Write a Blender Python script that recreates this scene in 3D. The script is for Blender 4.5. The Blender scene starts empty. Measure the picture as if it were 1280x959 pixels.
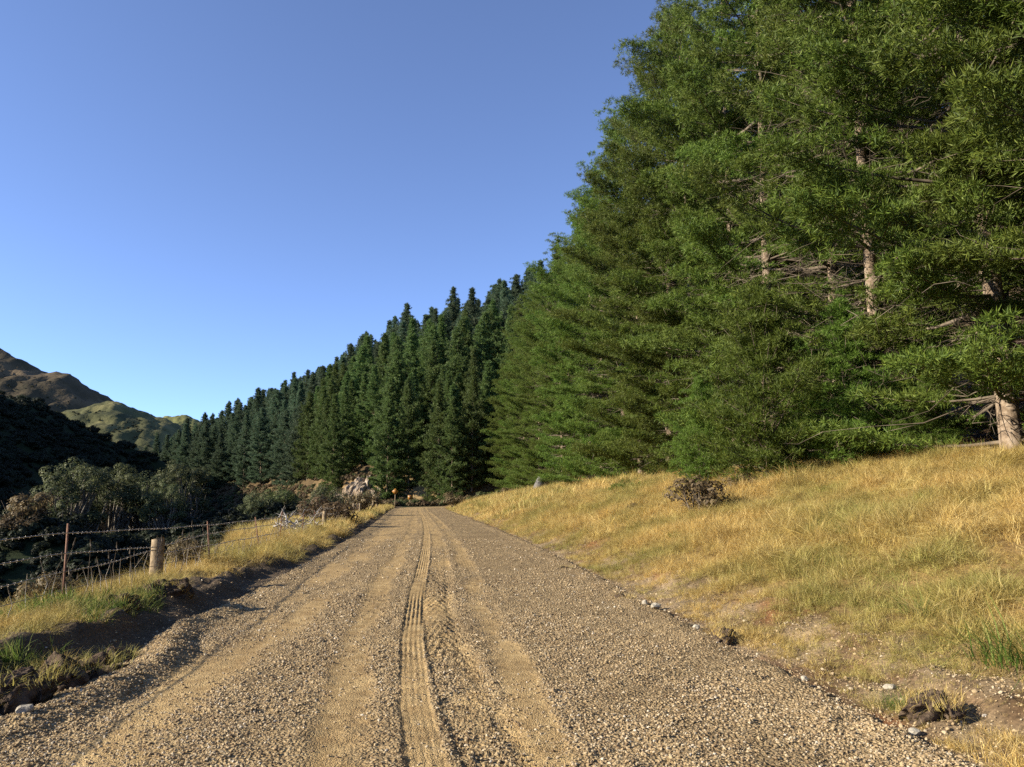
import bpy, math, random
import numpy as np
from mathutils import Vector

# ------------------------------------------------------------------ camera, sky, sun, exposure
C = bpy.context.scene
COL = C.collection
R = math.radians
H_CAM = 1.55
cam = bpy.data.objects.new('camera', bpy.data.cameras.new('camera'))
COL.objects.link(cam)
cam.location = (0, 0, H_CAM)
cam.rotation_euler = (R(90 + 8.3), 0, 0)
cam.data.sensor_width = 36
cam.data.lens = 27.0
cam.data.clip_start = 0.1
cam.data.clip_end = 9000
C.camera = cam

HEAD = R(-5.36)                        # heading of the road, seen from the camera's heading
SUN_EL, SUN_AZ = R(23), HEAD + R(-100)  # low winter sun from the left, a little behind the camera
W = bpy.data.worlds.new('World'); C.world = W; W.use_nodes = True
nt = W.node_tree; nt.nodes.clear()
wo = nt.nodes.new('ShaderNodeOutputWorld'); bg = nt.nodes.new('ShaderNodeBackground')
sky = nt.nodes.new('ShaderNodeTexSky'); sky.sky_type = 'NISHITA'; sky.sun_disc = False
sky.sun_elevation = SUN_EL; sky.sun_rotation = SUN_AZ
sky.air_density = 1.0; sky.dust_density = 0.0; sky.ozone_density = 7.5; sky.altitude = 4000
bg.inputs['Strength'].default_value = 0.13
hs = nt.nodes.new('ShaderNodeHueSaturation'); hs.inputs['Saturation'].default_value = 0.86; hs.inputs['Hue'].default_value = 0.501
nt.links.new(sky.outputs[0], hs.inputs['Color']); nt.links.new(hs.outputs[0], bg.inputs[0]); nt.links.new(bg.outputs[0], wo.inputs[0])
sl = bpy.data.lights.new('sun', 'SUN'); sl.energy = 5.0; sl.angle = R(0.5); sl.color = (1.0, 0.90, 0.74)
sun = bpy.data.objects.new('sun', sl); COL.objects.link(sun)
sdir = Vector((math.sin(SUN_AZ) * math.cos(SUN_EL), math.cos(SUN_AZ) * math.cos(SUN_EL), math.sin(SUN_EL)))
sun.rotation_euler = sdir.to_track_quat('Z', 'Y').to_euler()
vs = C.view_settings
vs.view_transform = 'Standard'; vs.look = 'None'; vs.exposure = 1.15; vs.gamma = 1.0; vs.use_curve_mapping = False
cy = C.cycles
cy.max_bounces = 5; cy.diffuse_bounces = 3; cy.glossy_bounces = 2; cy.transmission_bounces = 3; cy.transparent_max_bounces = 4
cy.use_denoising = False
cy.caustics_reflective = False; cy.caustics_refractive = False

random.seed(7)
rng = np.random.default_rng(11)

# ------------------------------------------------------------------ helpers
def sstep(a, b, x):
    t = np.clip((np.asarray(x, float) - a) / (b - a), 0, 1)
    return t * t * (3 - 2 * t)

_perm = np.random.default_rng(5).random((256, 256))
def vnoise(x, y):
    x = np.asarray(x, float); y = np.asarray(y, float)
    xi = np.floor(x).astype(int); yi = np.floor(y).astype(int)
    fx = x - xi; fy = y - yi
    fx = fx * fx * (3 - 2 * fx); fy = fy * fy * (3 - 2 * fy)
    p = lambda i, j: _perm[(i) & 255, (j) & 255]
    return (p(xi, yi) * (1 - fx) * (1 - fy) + p(xi + 1, yi) * fx * (1 - fy)
            + p(xi, yi + 1) * (1 - fx) * fy + p(xi + 1, yi + 1) * fx * fy) * 2 - 1
def fbm(x, y, o=4, g=0.5):
    s = 0; a = 1.0; f = 1.0
    for k in range(o):
        s = s + a * vnoise(np.asarray(x) * f + 17.3 * k, np.asarray(y) * f - 9.1 * k); a *= g; f *= 2.03
    return s

cH, sH = math.cos(HEAD), math.sin(HEAD)
def uv2xy(u, v): return u * cH + v * sH, -u * sH + v * cH
def xy2uv(x, y): return x * cH - y * sH, x * sH + y * cH
CP, SP = math.cos(R(8.3)), math.sin(R(8.3))
def world_x(px, y, z=0.0):             # where a sight line in the photograph meets distance y
    return (px - 640) / 960 * (y * CP + (z - H_CAM) * SP)
def project(x, y, z):
    d = y * CP + (z - H_CAM) * SP
    return 640 + 960 * x / d, 479.5 - 960 * ((z - H_CAM) * CP - y * SP) / d

def mesh_from(name, verts, faces_flat, face_sizes, smooth=False):
    me = bpy.data.meshes.new(name)
    verts = np.asarray(verts, np.float32).reshape(-1, 3)
    ff = np.asarray(faces_flat, np.int32).ravel(); fs = np.asarray(face_sizes, np.int32)
    me.vertices.add(len(verts)); me.vertices.foreach_set('co', verts.ravel())
    me.loops.add(len(ff)); me.loops.foreach_set('vertex_index', ff)
    me.polygons.add(len(fs))
    st = np.zeros(len(fs), np.int32); st[1:] = np.cumsum(fs)[:-1]
    me.polygons.foreach_set('loop_start', st); me.polygons.foreach_set('loop_total', fs)
    if smooth: me.polygons.foreach_set('use_smooth', np.ones(len(fs), bool))
    me.update(calc_edges=True)
    return me
def tris(name, verts): n = len(verts) // 3; return mesh_from(name, verts, np.arange(n * 3), np.full(n, 3))

def link(name, me, mat=None, parent=None):
    o = bpy.data.objects.new(name, me); COL.objects.link(o)
    if mat and not me.materials: me.materials.append(mat)
    if parent: o.parent = parent
    return o
def tag(o, label=None, cat=None, group=None, kind=None):
    for k, val in (('label', label), ('category', cat), ('group', group), ('kind', kind)):
        if val: o[k] = val
    return o
def empty(name, loc, rz=0, label=None, cat=None, group=None):
    o = bpy.data.objects.new(name, None); COL.objects.link(o)
    o.location = loc; o.rotation_euler = (0, 0, rz); o.empty_display_size = 0.3
    return tag(o, label, cat, group)
def copy_thing(src, loc, rz, sc, label=None, group=None):
    o = src.copy(); COL.objects.link(o); o.location = loc; o.rotation_euler = (random.uniform(-.02, .02), random.uniform(-.02, .02), rz); o.scale = sc
    if label: o['label'] = label
    if group: o['group'] = group
    for ch in list(src.children):
        c = ch.copy(); COL.objects.link(c); c.parent = o
        for g in list(ch.children):
            d = g.copy(); COL.objects.link(d); d.parent = c
    return o

class MB:                              # gathers tubes and boxes into one mesh
    def __init__(s): s.v = []; s.f = []; s.fs = []; s.n = 0
    def add(s, v, f):
        s.v.append(np.asarray(v, float)); 
        for q in f: s.f.extend([i + s.n for i in q]); s.fs.append(len(q))
        s.n += len(v)
    def tube(s, pts, rad, k=6, cap=True):
        pts = np.asarray(pts, float); n = len(pts); rad = np.broadcast_to(np.asarray(rad, float), (n,))
        t = np.gradient(pts, axis=0); t /= np.linalg.norm(t, axis=1)[:, None] + 1e-9
        a = np.where(np.abs(t[:, 2:3]) < .9, np.array([[0, 0, 1.]]), np.array([[1., 0, 0]]))
        b1 = np.cross(t, a); b1 /= np.linalg.norm(b1, axis=1)[:, None] + 1e-9
        b2 = np.cross(t, b1)
        ang = np.arange(k) * 2 * math.pi / k
        v = (pts[:, None, :] + rad[:, None, None] * (np.cos(ang)[None, :, None] * b1[:, None, :] + np.sin(ang)[None, :, None] * b2[:, None, :])).reshape(-1, 3)
        f = [(i * k + j, i * k + (j + 1) % k, (i + 1) * k + (j + 1) % k, (i + 1) * k + j) for i in range(n - 1) for j in range(k)]
        if cap: f += [tuple(range(k)), tuple(reversed(range((n - 1) * k, n * k)))]
        s.add(v, f)
    def box(s, c, d, rz=0, tilt=0):
        x, y, z = d[0] / 2, d[1] / 2, d[2] / 2
        v = np.array([(i * x, j * y, k * z) for i in (-1, 1) for j in (-1, 1) for k in (-1, 1)])
        ct, st = math.cos(tilt), math.sin(tilt)
        v = np.stack([v[:, 0] * ct + v[:, 2] * st, v[:, 1], -v[:, 0] * st + v[:, 2] * ct], 1)
        c_, s_ = math.cos(rz), math.sin(rz)
        v = np.stack([v[:, 0] * c_ - v[:, 1] * s_, v[:, 0] * s_ + v[:, 1] * c_, v[:, 2]], 1) + np.asarray(c)
        s.add(v, [(0, 1, 3, 2), (4, 6, 7, 5), (0, 4, 5, 1), (2, 3, 7, 6), (0, 2, 6, 4), (1, 5, 7, 3)])
    def mesh(s, name, smooth=False): return mesh_from(name, np.concatenate(s.v), s.f, s.fs, smooth)

# ------------------------------------------------------------------ materials
class MAT:
    def __init__(s, name, rough=0.9, spec=0.2):
        s.m = bpy.data.materials.new(name); s.m.use_nodes = True
        s.t = s.m.node_tree; s.b = s.t.nodes['Principled BSDF']
        s.b.inputs['Roughness'].default_value = rough; s.b.inputs['Specular IOR Level'].default_value = spec
    def n(s, kind, **kw):
        x = s.t.nodes.new('ShaderNode' + kind)
        for k, val in kw.items(): setattr(x, k, val)
        return x
    def l(s, a, b): s.t.links.new(a, b)
    def noise(s, scale, detail=4, coord=None, rough=.55):
        x = s.n('TexNoise'); x.inputs['Scale'].default_value = scale; x.inputs['Detail'].default_value = detail; x.inputs['Roughness'].default_value = rough
        s.l(coord if coord is not None else s.pos(), x.inputs['Vector']); return x.outputs['Fac']
    def pos(s):
        g = s.n('NewGeometry'); return g.outputs['Position']
    def ramp(s, fac, stops):
        x = s.n('ValToRGB'); e = x.color_ramp.elements
        while len(e) < len(stops): e.new(0.5)
        for i, (p, c) in enumerate(stops): e[i].position = p; e[i].color = (*c, 1)
        s.l(fac, x.inputs[0]); return x.outputs[0]
    def mix(s, fac, a, b, mode='MIX'):
        x = s.n('MixRGB'); x.blend_type = mode
        for inp, val in ((0, fac), (1, a), (2, b)):
            if isinstance(val, (int, float)): x.inputs[inp].default_value = val
            elif isinstance(val, tuple): x.inputs[inp].default_value = (*val, 1)
            else: s.l(val, x.inputs[inp])
        return x.outputs[0]
    def math(s, op, a, b=None):
        x = s.n('Math'); x.operation = op
        for i, val in enumerate((a, b)):
            if val is None: continue
            if isinstance(val, (int, float)): x.inputs[i].default_value = val
            else: s.l(val, x.inputs[i])
        return x.outputs[0]
    def bump(s, h, strength=.5, dist=.05):
        x = s.n('Bump'); x.inputs['Strength'].default_value = strength; x.inputs['Distance'].default_value = dist
        s.l(h, x.inputs['Height']); s.l(x.outputs[0], s.b.inputs['Normal'])
    def col(s, c): s.l(c, s.b.inputs['Base Color']); return s.m
    def attr(s, name, typ='GEOMETRY'):
        x = s.n('Attribute'); x.attribute_name = name; x.attribute_type = typ; return x
    def rand(s): return s.n('ObjectInfo').outputs['Random']

def leafy(name, dark, mid, light, trans=.35, patch=.25, spec=.25, rough=.6, warm=None):
    k = MAT(name, rough, spec)
    g = k.n('NewGeometry')
    c = k.ramp(g.outputs['Random Per Island'], [(0, dark), (.55, mid), (1, light)])
    n2 = k.ramp(k.noise(patch, 4), [(.42, (0, 0, 0)), (.68, (1, 1, 1))])
    c = k.mix(k.math('MULTIPLY', n2, .3), c, warm or light)
    r = k.rand()
    c2 = k.n('HueSaturation'); k.l(c, c2.inputs['Color'])
    k.l(k.math('ADD', k.math('MULTIPLY', r, .5), .75), c2.inputs['Value']); k.l(k.math('ADD', k.math('MULTIPLY', r, .035), .482), c2.inputs['Hue'])
    c = c2.outputs[0]
    k.col(c)
    tr = k.n('BsdfTranslucent'); k.l(c, tr.inputs[0])
    mx = k.n('MixShader'); mx.inputs[0].default_value = trans
    out = k.t.nodes['Material Output']
    k.l(k.b.outputs[0], mx.inputs[1]); k.l(tr.outputs[0], mx.inputs[2]); k.l(mx.outputs[0], out.inputs[0])
    return k.m

M = {}
M['needle'] = leafy('pine_needles', (.050, .088, .013), (.098, .152, .021), (.175, .230, .034), warm=(.150, .150, .040), patch=.3, trans=.28)
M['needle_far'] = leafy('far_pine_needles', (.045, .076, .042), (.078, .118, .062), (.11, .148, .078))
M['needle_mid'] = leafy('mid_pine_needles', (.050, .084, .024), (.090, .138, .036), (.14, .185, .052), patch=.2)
M['needle_bright'] = leafy('young_pine_needles', (.055, .10, .014), (.095, .155, .020), (.15, .21, .034))
M['leaf'] = leafy('broad_leaves', (.04, .05, .022), (.085, .10, .042), (.155, .165, .08))
M['leaf_green'] = leafy('shrub_leaves', (.04, .06, .02), (.08, .10, .035), (.14, .15, .06))
M['leaf_brown'] = leafy('dry_leaves', (.075, .05, .026), (.14, .10, .05), (.23, .175, .095))
M['flax'] = leafy('flax_blades', (.06, .09, .02), (.12, .15, .04), (.2, .22, .08))

k = MAT('pine_bark', .95, .1)
c = k.ramp(k.noise(6, 6), [(.3, (.09, .065, .045)), (.5, (.22, .165, .115)), (.75, (.38, .31, .235))])
k.bump(k.noise(9, 5), .6, .05); M['bark'] = k.col(c)
k = MAT('dead_twigs', .95, .1); M['twig'] = k.col(k.ramp(k.noise(2, 3), [(.3, (.07, .055, .04)), (.7, (.21, .17, .125))]))
k = MAT('grey_bark', .95, .1); M['greybark'] = k.col(k.ramp(k.noise(5, 4), [(.3, (.10, .09, .075)), (.7, (.26, .23, .19))]))

def grassmat(name, ramp1, ramp2, pscale=.35, trans=.35):
    k = MAT(name, .7, .15)
    g = k.n('NewGeometry')
    a = k.ramp(g.outputs['Random Per Island'], ramp1)
    b = k.ramp(g.outputs['Random Per Island'], ramp2)
    n1 = k.ramp(k.noise(pscale, 4), [(.42, (0, 0, 0)), (.62, (1, 1, 1))])
    r = k.rand()
    f = k.math('MULTIPLY', n1, k.math('ADD', k.math('MULTIPLY', r, .9), .25))
    c = k.mix(f, a, b)
    hs = k.n('HueSaturation'); k.l(c, hs.inputs['Color']); k.l(k.math('ADD', k.math('MULTIPLY', r, .6), .7), hs.inputs['Value'])
    c = hs.outputs[0]
    k.col(c)
    tr = k.n('BsdfTranslucent'); k.l(c, tr.inputs[0]); mx = k.n('MixShader'); mx.inputs[0].default_value = trans
    k.l(k.b.outputs[0], mx.inputs[1]); k.l(tr.outputs[0], mx.inputs[2]); k.l(mx.outputs[0], k.t.nodes['Material Output'].inputs[0])
    return k.m
M['straw'] = grassmat('dry_straw', [(0, (.30, .18, .05)), (.45, (.58, .41, .125)), (1, (.74, .60, .28))],
                      [(0, (.13, .14, .03)), (.5, (.27, .26, .07)), (1, (.44, .40, .14))])
M['green'] = grassmat('green_grass', [(0, (.04, .10, .012)), (.6, (.10, .20, .025)), (1, (.22, .30, .06))],
                      [(0, (.10, .10, .03)), (.6, (.18, .20, .05)), (1, (.34, .30, .12))])

# ground: earth colours stored per vertex, broken up by noise
k = MAT('earth_and_turf', .95, .1)
a = k.attr('earth')
c = k.mix(1.0, a.outputs['Color'], k.ramp(k.noise(1.3, 6), [(.25, (.55, .55, .55)), (.75, (1.35, 1.3, 1.2))]), 'MULTIPLY')
c = k.mix(1.0, c, k.ramp(k.noise(28, 4), [(.3, (.6, .6, .6)), (.7, (1.35, 1.35, 1.35))]), 'MULTIPLY')
k.bump(k.noise(14, 6), .7, .06); M['ground'] = k.col(c)

k = MAT('gravel_and_clay', .92, .15)
wear = k.attr('wear').outputs['Fac']
vor = k.n('TexVoronoi'); vor.inputs['Scale'].default_value = 42; k.l(k.pos(), vor.inputs['Vector'])
vor2 = k.n('TexVoronoi'); vor2.inputs['Scale'].default_value = 90; k.l(k.pos(), vor2.inputs['Vector'])
sep = k.n('SeparateColor'); k.l(vor.outputs['Color'], sep.inputs[0])
stone = k.ramp(sep.outputs[0], [(0, (.14, .09, .045)), (.35, (.29, .21, .11)), (.75, (.42, .32, .175)), (1, (.55, .45, .28))])
edge = k.ramp(vor.outputs['Distance'], [(.25, (1, 1, 1)), (.75, (.35, .31, .27))])
stone = k.mix(1.0, stone, edge, 'MULTIPLY')
stone = k.mix(k.ramp(k.noise(11, 5), [(.35, (.08, .08, .08)), (.65, (.5, .5, .5))]), stone, (.30, .22, .12))
clay = k.ramp(k.noise(5, 6), [(.3, (.27, .18, .08)), (.6, (.41, .295, .14)), (.8, (.49, .37, .20))])
speck = k.ramp(k.noise(60, 3), [(.35, (.65, .62, .58)), (.65, (1.2, 1.2, 1.2))])
clay = k.mix(1.0, clay, speck, 'MULTIPLY')
w2 = k.math('ADD', wear, k.math('MULTIPLY', k.math('SUBTRACT', k.noise(3.0, 6), .5), .9))
w2 = k.ramp(w2, [(.2, (.12, .12, .12)), (.8, (1, 1, 1))])
c = k.mix(w2, stone, clay)
c = k.mix(1.0, c, k.ramp(k.noise(.6, 4), [(.3, (.84, .82, .8)), (.7, (1.12, 1.12, 1.1))]), 'MULTIPLY')
h = k.math('SUBTRACT', 1.0, vor.outputs['Distance'])
h = k.math('MULTIPLY', h, k.math('SUBTRACT', 1.15, w2))
h = k.math('ADD', h, k.math('MULTIPLY', vor2.outputs['Distance'], -.35))
k.bump(h, 1.0, .018); M['road'] = k.col(c)

k = MAT('pebble_stone', .85, .25)
r = k.rand()
c = k.ramp(r, [(0, (.15, .10, .055)), (.3, (.30, .215, .115)), (.75, (.39, .295, .165)), (.97, (.43, .36, .25)), (1, (.54, .48, .38))])
M['pebble'] = k.col(k.mix(1.0, c, k.ramp(k.noise(120, 3), [(.3, (.8, .8, .8)), (.7, (1.15, 1.15, 1.15))]), 'MULTIPLY'))
k = MAT('pale_stone', .85, .25); k.bump(k.noise(30, 5), .5, .02)
M['stone'] = k.col(k.ramp(k.noise(14, 5), [(.3, (.22, .19, .14)), (.7, (.42, .38, .30))]))
k = MAT('dark_soil', .98, .05); k.bump(k.noise(35, 6), .9, .03)
M['soil'] = k.col(k.ramp(k.noise(22, 6), [(.3, (.045, .03, .022)), (.6, (.11, .08, .055)), (.8, (.20, .155, .11))]))
k = MAT('cut_rock', .9, .15); k.bump(k.noise(1.6, 8), 1.0, .4)
M['rock'] = k.col(k.ramp(k.noise(.7, 7, rough=.7), [(.3, (.13, .10, .075)), (.5, (.28, .21, .14)), (.7, (.46, .40, .32))]))
k = MAT('weathered_post', .9, .15); g = k.n('TexCoord')
M['wood'] = k.col(k.ramp(k.noise(13, 6, g.outputs['Object']), [(.3, (.13, .095, .06)), (.55, (.29, .22, .135)), (.8, (.42, .35, .24))])); k.bump(k.noise(30, 4, g.outputs['Object']), .4, .01)
k = MAT('bleached_wood', .9, .1); M['bleached'] = k.col(k.ramp(k.noise(6, 4), [(.3, (.22, .20, .175)), (.7, (.46, .43, .39))]))
k = MAT('rusty_steel', .7, .3); M['rust'] = k.col(k.ramp(k.noise(20, 4), [(.3, (.13, .06, .035)), (.7, (.26, .13, .075))]))
k = MAT('galvanised_wire', .55, .4); k.b.inputs['Metallic'].default_value = .3; M['wire'] = k.col(k.ramp(k.noise(12, 3), [(.3, (.24, .21, .18)), (.7, (.48, .44, .38))]))
k = MAT('amber_sign', .5, .4); M['amber'] = k.col(k.ramp(k.noise(4, 3), [(.3, (.24, .10, .012)), (.7, (.34, .15, .018))]))
k = MAT('black_print', .5, .3); M['black'] = k.col(k.ramp(k.noise(4, 2), [(.3, (.012, .012, .012)), (.7, (.02, .02, .02))]))
k = MAT('faded_panel', .8, .2); M['panel'] = k.col(k.ramp(k.noise(9, 5), [(.3, (.13, .125, .115)), (.7, (.25, .24, .22))]))

# ------------------------------------------------------------------ terrain shape
def cline(v):                          # how far the centre of the road strays sideways
    return -2.4 * sstep(15, 105, v)
ARC_V, ARC_R = 98.0, 24.0
def bank_top(v): return np.interp(v, [0, 12, 25, 60, 95, 105], [2.1, 2.4, 2.65, 2.5, 2.25, 1.2])

SPX = [-140, -110, -60, -28, -8, 5, 30, 60, 120]
def spur_base(x): return np.interp(x, SPX, [275, 250, 200, 136, 124, 122, 116, 112, 110])
def spur(x, y):
    yb = spur_base(x)
    zb = np.interp(x, [-140, -110, -60, -28, -8, 10, 40], [-6, 1, 4.5, 2.2, .8, 1.5, 4])
    zc = np.interp(x, [-140, -112, -99, -88, -56, -22, 11, 60], [3, 9, 12, 23, 26, 30, 43, 62])
    t = (y - yb) / 85
    up = zb + np.maximum(zc - zb, 0) * sstep(-.15, 1.1, t) ** .9
    return np.where(t < 0, zb + t * 85 * .33, np.where(t > 1.1, zc - (t - 1.1) * 14, up))

SPINE = [(-112, -120, 30), (-110, 120, 27), (-108, 216, 26), (-84, 232, 12.5), (-66, 244, 2.5), (-48, 256, -8)]
def dark_hill(u, v):
    z = np.full(np.shape(u), -30.0)
    for (u0, v0, z0), (u1, v1, z1) in zip(SPINE[:-1], SPINE[1:]):
        du, dv = u1 - u0, v1 - v0
        t = np.clip(((u - u0) * du + (v - v0) * dv) / (du * du + dv * dv), 0, 1)
        cu, cv = u0 + t * du, v0 + t * dv
        d = np.hypot(u - cu, v - cv)
        right = (u - cu) > 0
        z = np.maximum(z, z0 + t * (z1 - z0) - d * np.where(right, .66, .3) + 0.0)
    return z

def arc_dist(u, v):                    # distance to the bend of the road that turns off right beyond the crest
    c0 = float(cline(ARC_V)); cu, cv = c0 + ARC_R, ARC_V
    a = np.arctan2(v - cv, -(u - cu))
    d = np.abs(np.hypot(u - cu, v - cv) - ARC_R)
    return np.where((a > 0) & (a < math.pi * .7), d, 1e3)

def terrain(u, v):
    u = np.asarray(u, float); v = np.asarray(v, float)
    x, y = uv2xy(u, v)
    du = u - cline(v)
    # right: verge, grass bank, forest floor rising
    B = bank_top(v)
    lump = fbm(u * .7, v * .7, 3)
    zr = -.02 + .10 * sstep(3.1, 3.9, du) + (B - .08) * np.clip((du - 3.7) / 9.8, 0, 1) ** .88 + np.maximum(du - 13.5, 0) * .06 + np.maximum(du - 21, 0) * .27
    zr = zr + sstep(3.6, 5, du) * lump * .10 + sstep(3.0, 3.6, du) * (1 - sstep(4.6, 5.4, du)) * fbm(u * 3.3, v * 3.3, 3) * .05
    # left: windrow, turf berm, drop to the stream
    L = -du
    edge = 3.15 + .32 * fbm(v * .55, v * 0 + 3, 3)
    berm = (.24 - .06 * sstep(10, 16, v)) * sstep(edge, edge + .45, L) - .12 * sstep(edge + .8, edge + 2.2, L)
    berm = berm * (.75 + .55 * fbm(u * 1.1 + 9, v * 1.1, 3)) + sstep(edge, edge + .3, L) * fbm(u * 4, v * 4, 3) * .045
    d0 = 5.35 + 2.6 * sstep(20, 34, v)
    floor_ = -8 + 0.9 * fbm(u * .06, v * .06, 3)
    zl = np.maximum(.0 + berm - np.maximum(L - d0, 0) * .62, floor_)
    dh = dark_hill(u, v) + 1.2 * fbm(u * .05, v * .05, 4)
    for (mx, my, mz, sl_) in ((-25, 92, -.6, .16), (-38, 62, -.6, .45), (-15, 70, -.4, .30)):
        zl = np.where(L > d0, np.maximum(zl, mz - sl_ * np.hypot(x - mx, y - my)), zl)
    zl = np.maximum(zl, dh)
    z = np.where(du > 0, zr, zl)
    z = np.where(np.abs(du) < 3.0, -.10, z)
    far = sstep(95, 112, v)
    z = z * (1 - far * (du > -8) * (du < 3)) 
    s = spur(x, y) + sstep(100, 140, y) * 1.2 * fbm(x * .04, y * .04, 3)
    z = np.where(y > 100, np.maximum(z, s), z)
    ad = arc_dist(u, v)
    z = np.where(ad < 60, np.minimum(z, -.25 + np.maximum(ad - 3.2, 0) * 1.1), z)
    return z
def ground_z(x, y):
    u, v = xy2uv(np.asarray(x, float), np.asarray(y, float)); return terrain(u, v)

def grid_mesh(name, us, vs_, z):
    nu, nv = len(us), len(vs_)
    U, V = np.meshgrid(us, vs_)
    X, Y = uv2xy(U, V)
    vert = np.stack([X, Y, z], -1).reshape(-1, 3)
    i = np.arange(nv - 1)[:, None] * nu + np.arange(nu - 1)[None, :]
    q = np.stack([i, i + 1, i + nu + 1, i + nu], -1).reshape(-1, 4)
    return mesh_from(name, vert, q, np.full(len(q), 4), True)
def span(*seg):
    out = []
    for a, b, s in seg: out.append(np.arange(a, b, s))
    out.append([seg[-1][1]]); return np.concatenate(out)

us = span((-2500, -400, 150), (-400, -150, 25), (-150, -60, 3), (-60, -12, 1.2), (-12, -6, .3), (-6, -2.8, .07), (-2.8, 2.8, .7), (2.8, 5.6, .07), (5.6, 14, .25), (14, 40, 1.2), (40, 150, 5), (150, 400, 25), (400, 2500, 150))
vv = span((-200, -10, 15), (-10, 2, .8), (2, 20, .12), (20, 45, .3), (45, 120, .7), (120, 300, 2.5), (300, 500, 20), (500, 4000, 200))
U, V = np.meshgrid(us, vv)
Z = terrain(U, V)
Z = np.where((V > 420) | (np.abs(U) > 300), np.minimum(Z, -2 - 0 * V), Z)
me = grid_mesh('ground', us, vv, Z)
DU = U - cline(V)
def lerp3(a, b, t): return a * (1 - t[..., None]) + b * t[..., None]
cc = np.zeros(U.shape + (3,)); A = lambda *c: np.array(c)
n_ = np.clip(.5 + .6 * fbm(U * .35, V * .35, 4), 0, 1)
straw = lerp3(A(.15, .095, .04), A(.33, .23, .09), n_)
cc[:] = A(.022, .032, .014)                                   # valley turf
cc = lerp3(cc, straw, (sstep(3.6, 4.6, DU) * (1 - sstep(12.6, 14.5, DU))))
verge = lerp3(A(.12, .075, .04), A(.24, .18, .11), np.clip(.5 + .9 * fbm(U * 2, V * 2, 3), 0, 1))
verge = lerp3(verge, np.broadcast_to(A(.20, .09, .04), verge.shape), .7 * sstep(.3, .8, fbm(U * 1.7 + 31, V * 1.1, 3)))
cc = lerp3(cc, verge, sstep(2.6, 3.0, DU) * (1 - sstep(3.9, 4.8, DU)))
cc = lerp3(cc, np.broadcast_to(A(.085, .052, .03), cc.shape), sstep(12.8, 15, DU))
cc = lerp3(cc, straw * .8, sstep(4.0, 4.6, -DU) * (1 - sstep(0, 1.6, -DU - 5.3 - 2.6 * sstep(20, 34, V))))
cc = lerp3(cc, np.broadcast_to(A(.10, .075, .05), cc.shape), sstep(2.6, 3.0, -DU) * (1 - sstep(3.9, 4.6, -DU)))
X, Y = uv2xy(U, V)
spm = sstep(0, 1.5, spur(X, Y) - Z + 2.5) * sstep(105, 118, Y) * (Z > -.5)
cc = lerp3(cc, lerp3(A(.07, .05, .028), A(.16, .115, .06), n_), spm)
cc = lerp3(cc, lerp3(A(.17, .11, .055), A(.33, .24, .12), n_), spm * sstep(-36, -31, X) * (1 - sstep(-14, -8, X)) * (1 - sstep(138, 146, Y)))
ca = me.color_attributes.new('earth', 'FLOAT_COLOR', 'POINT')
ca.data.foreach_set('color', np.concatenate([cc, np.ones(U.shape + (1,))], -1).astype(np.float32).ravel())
g_ob = tag(link('ground', me, M['ground']), 'turf banks, forest floor and stream flats on both sides of the gravel road', kind='structure')

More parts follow.
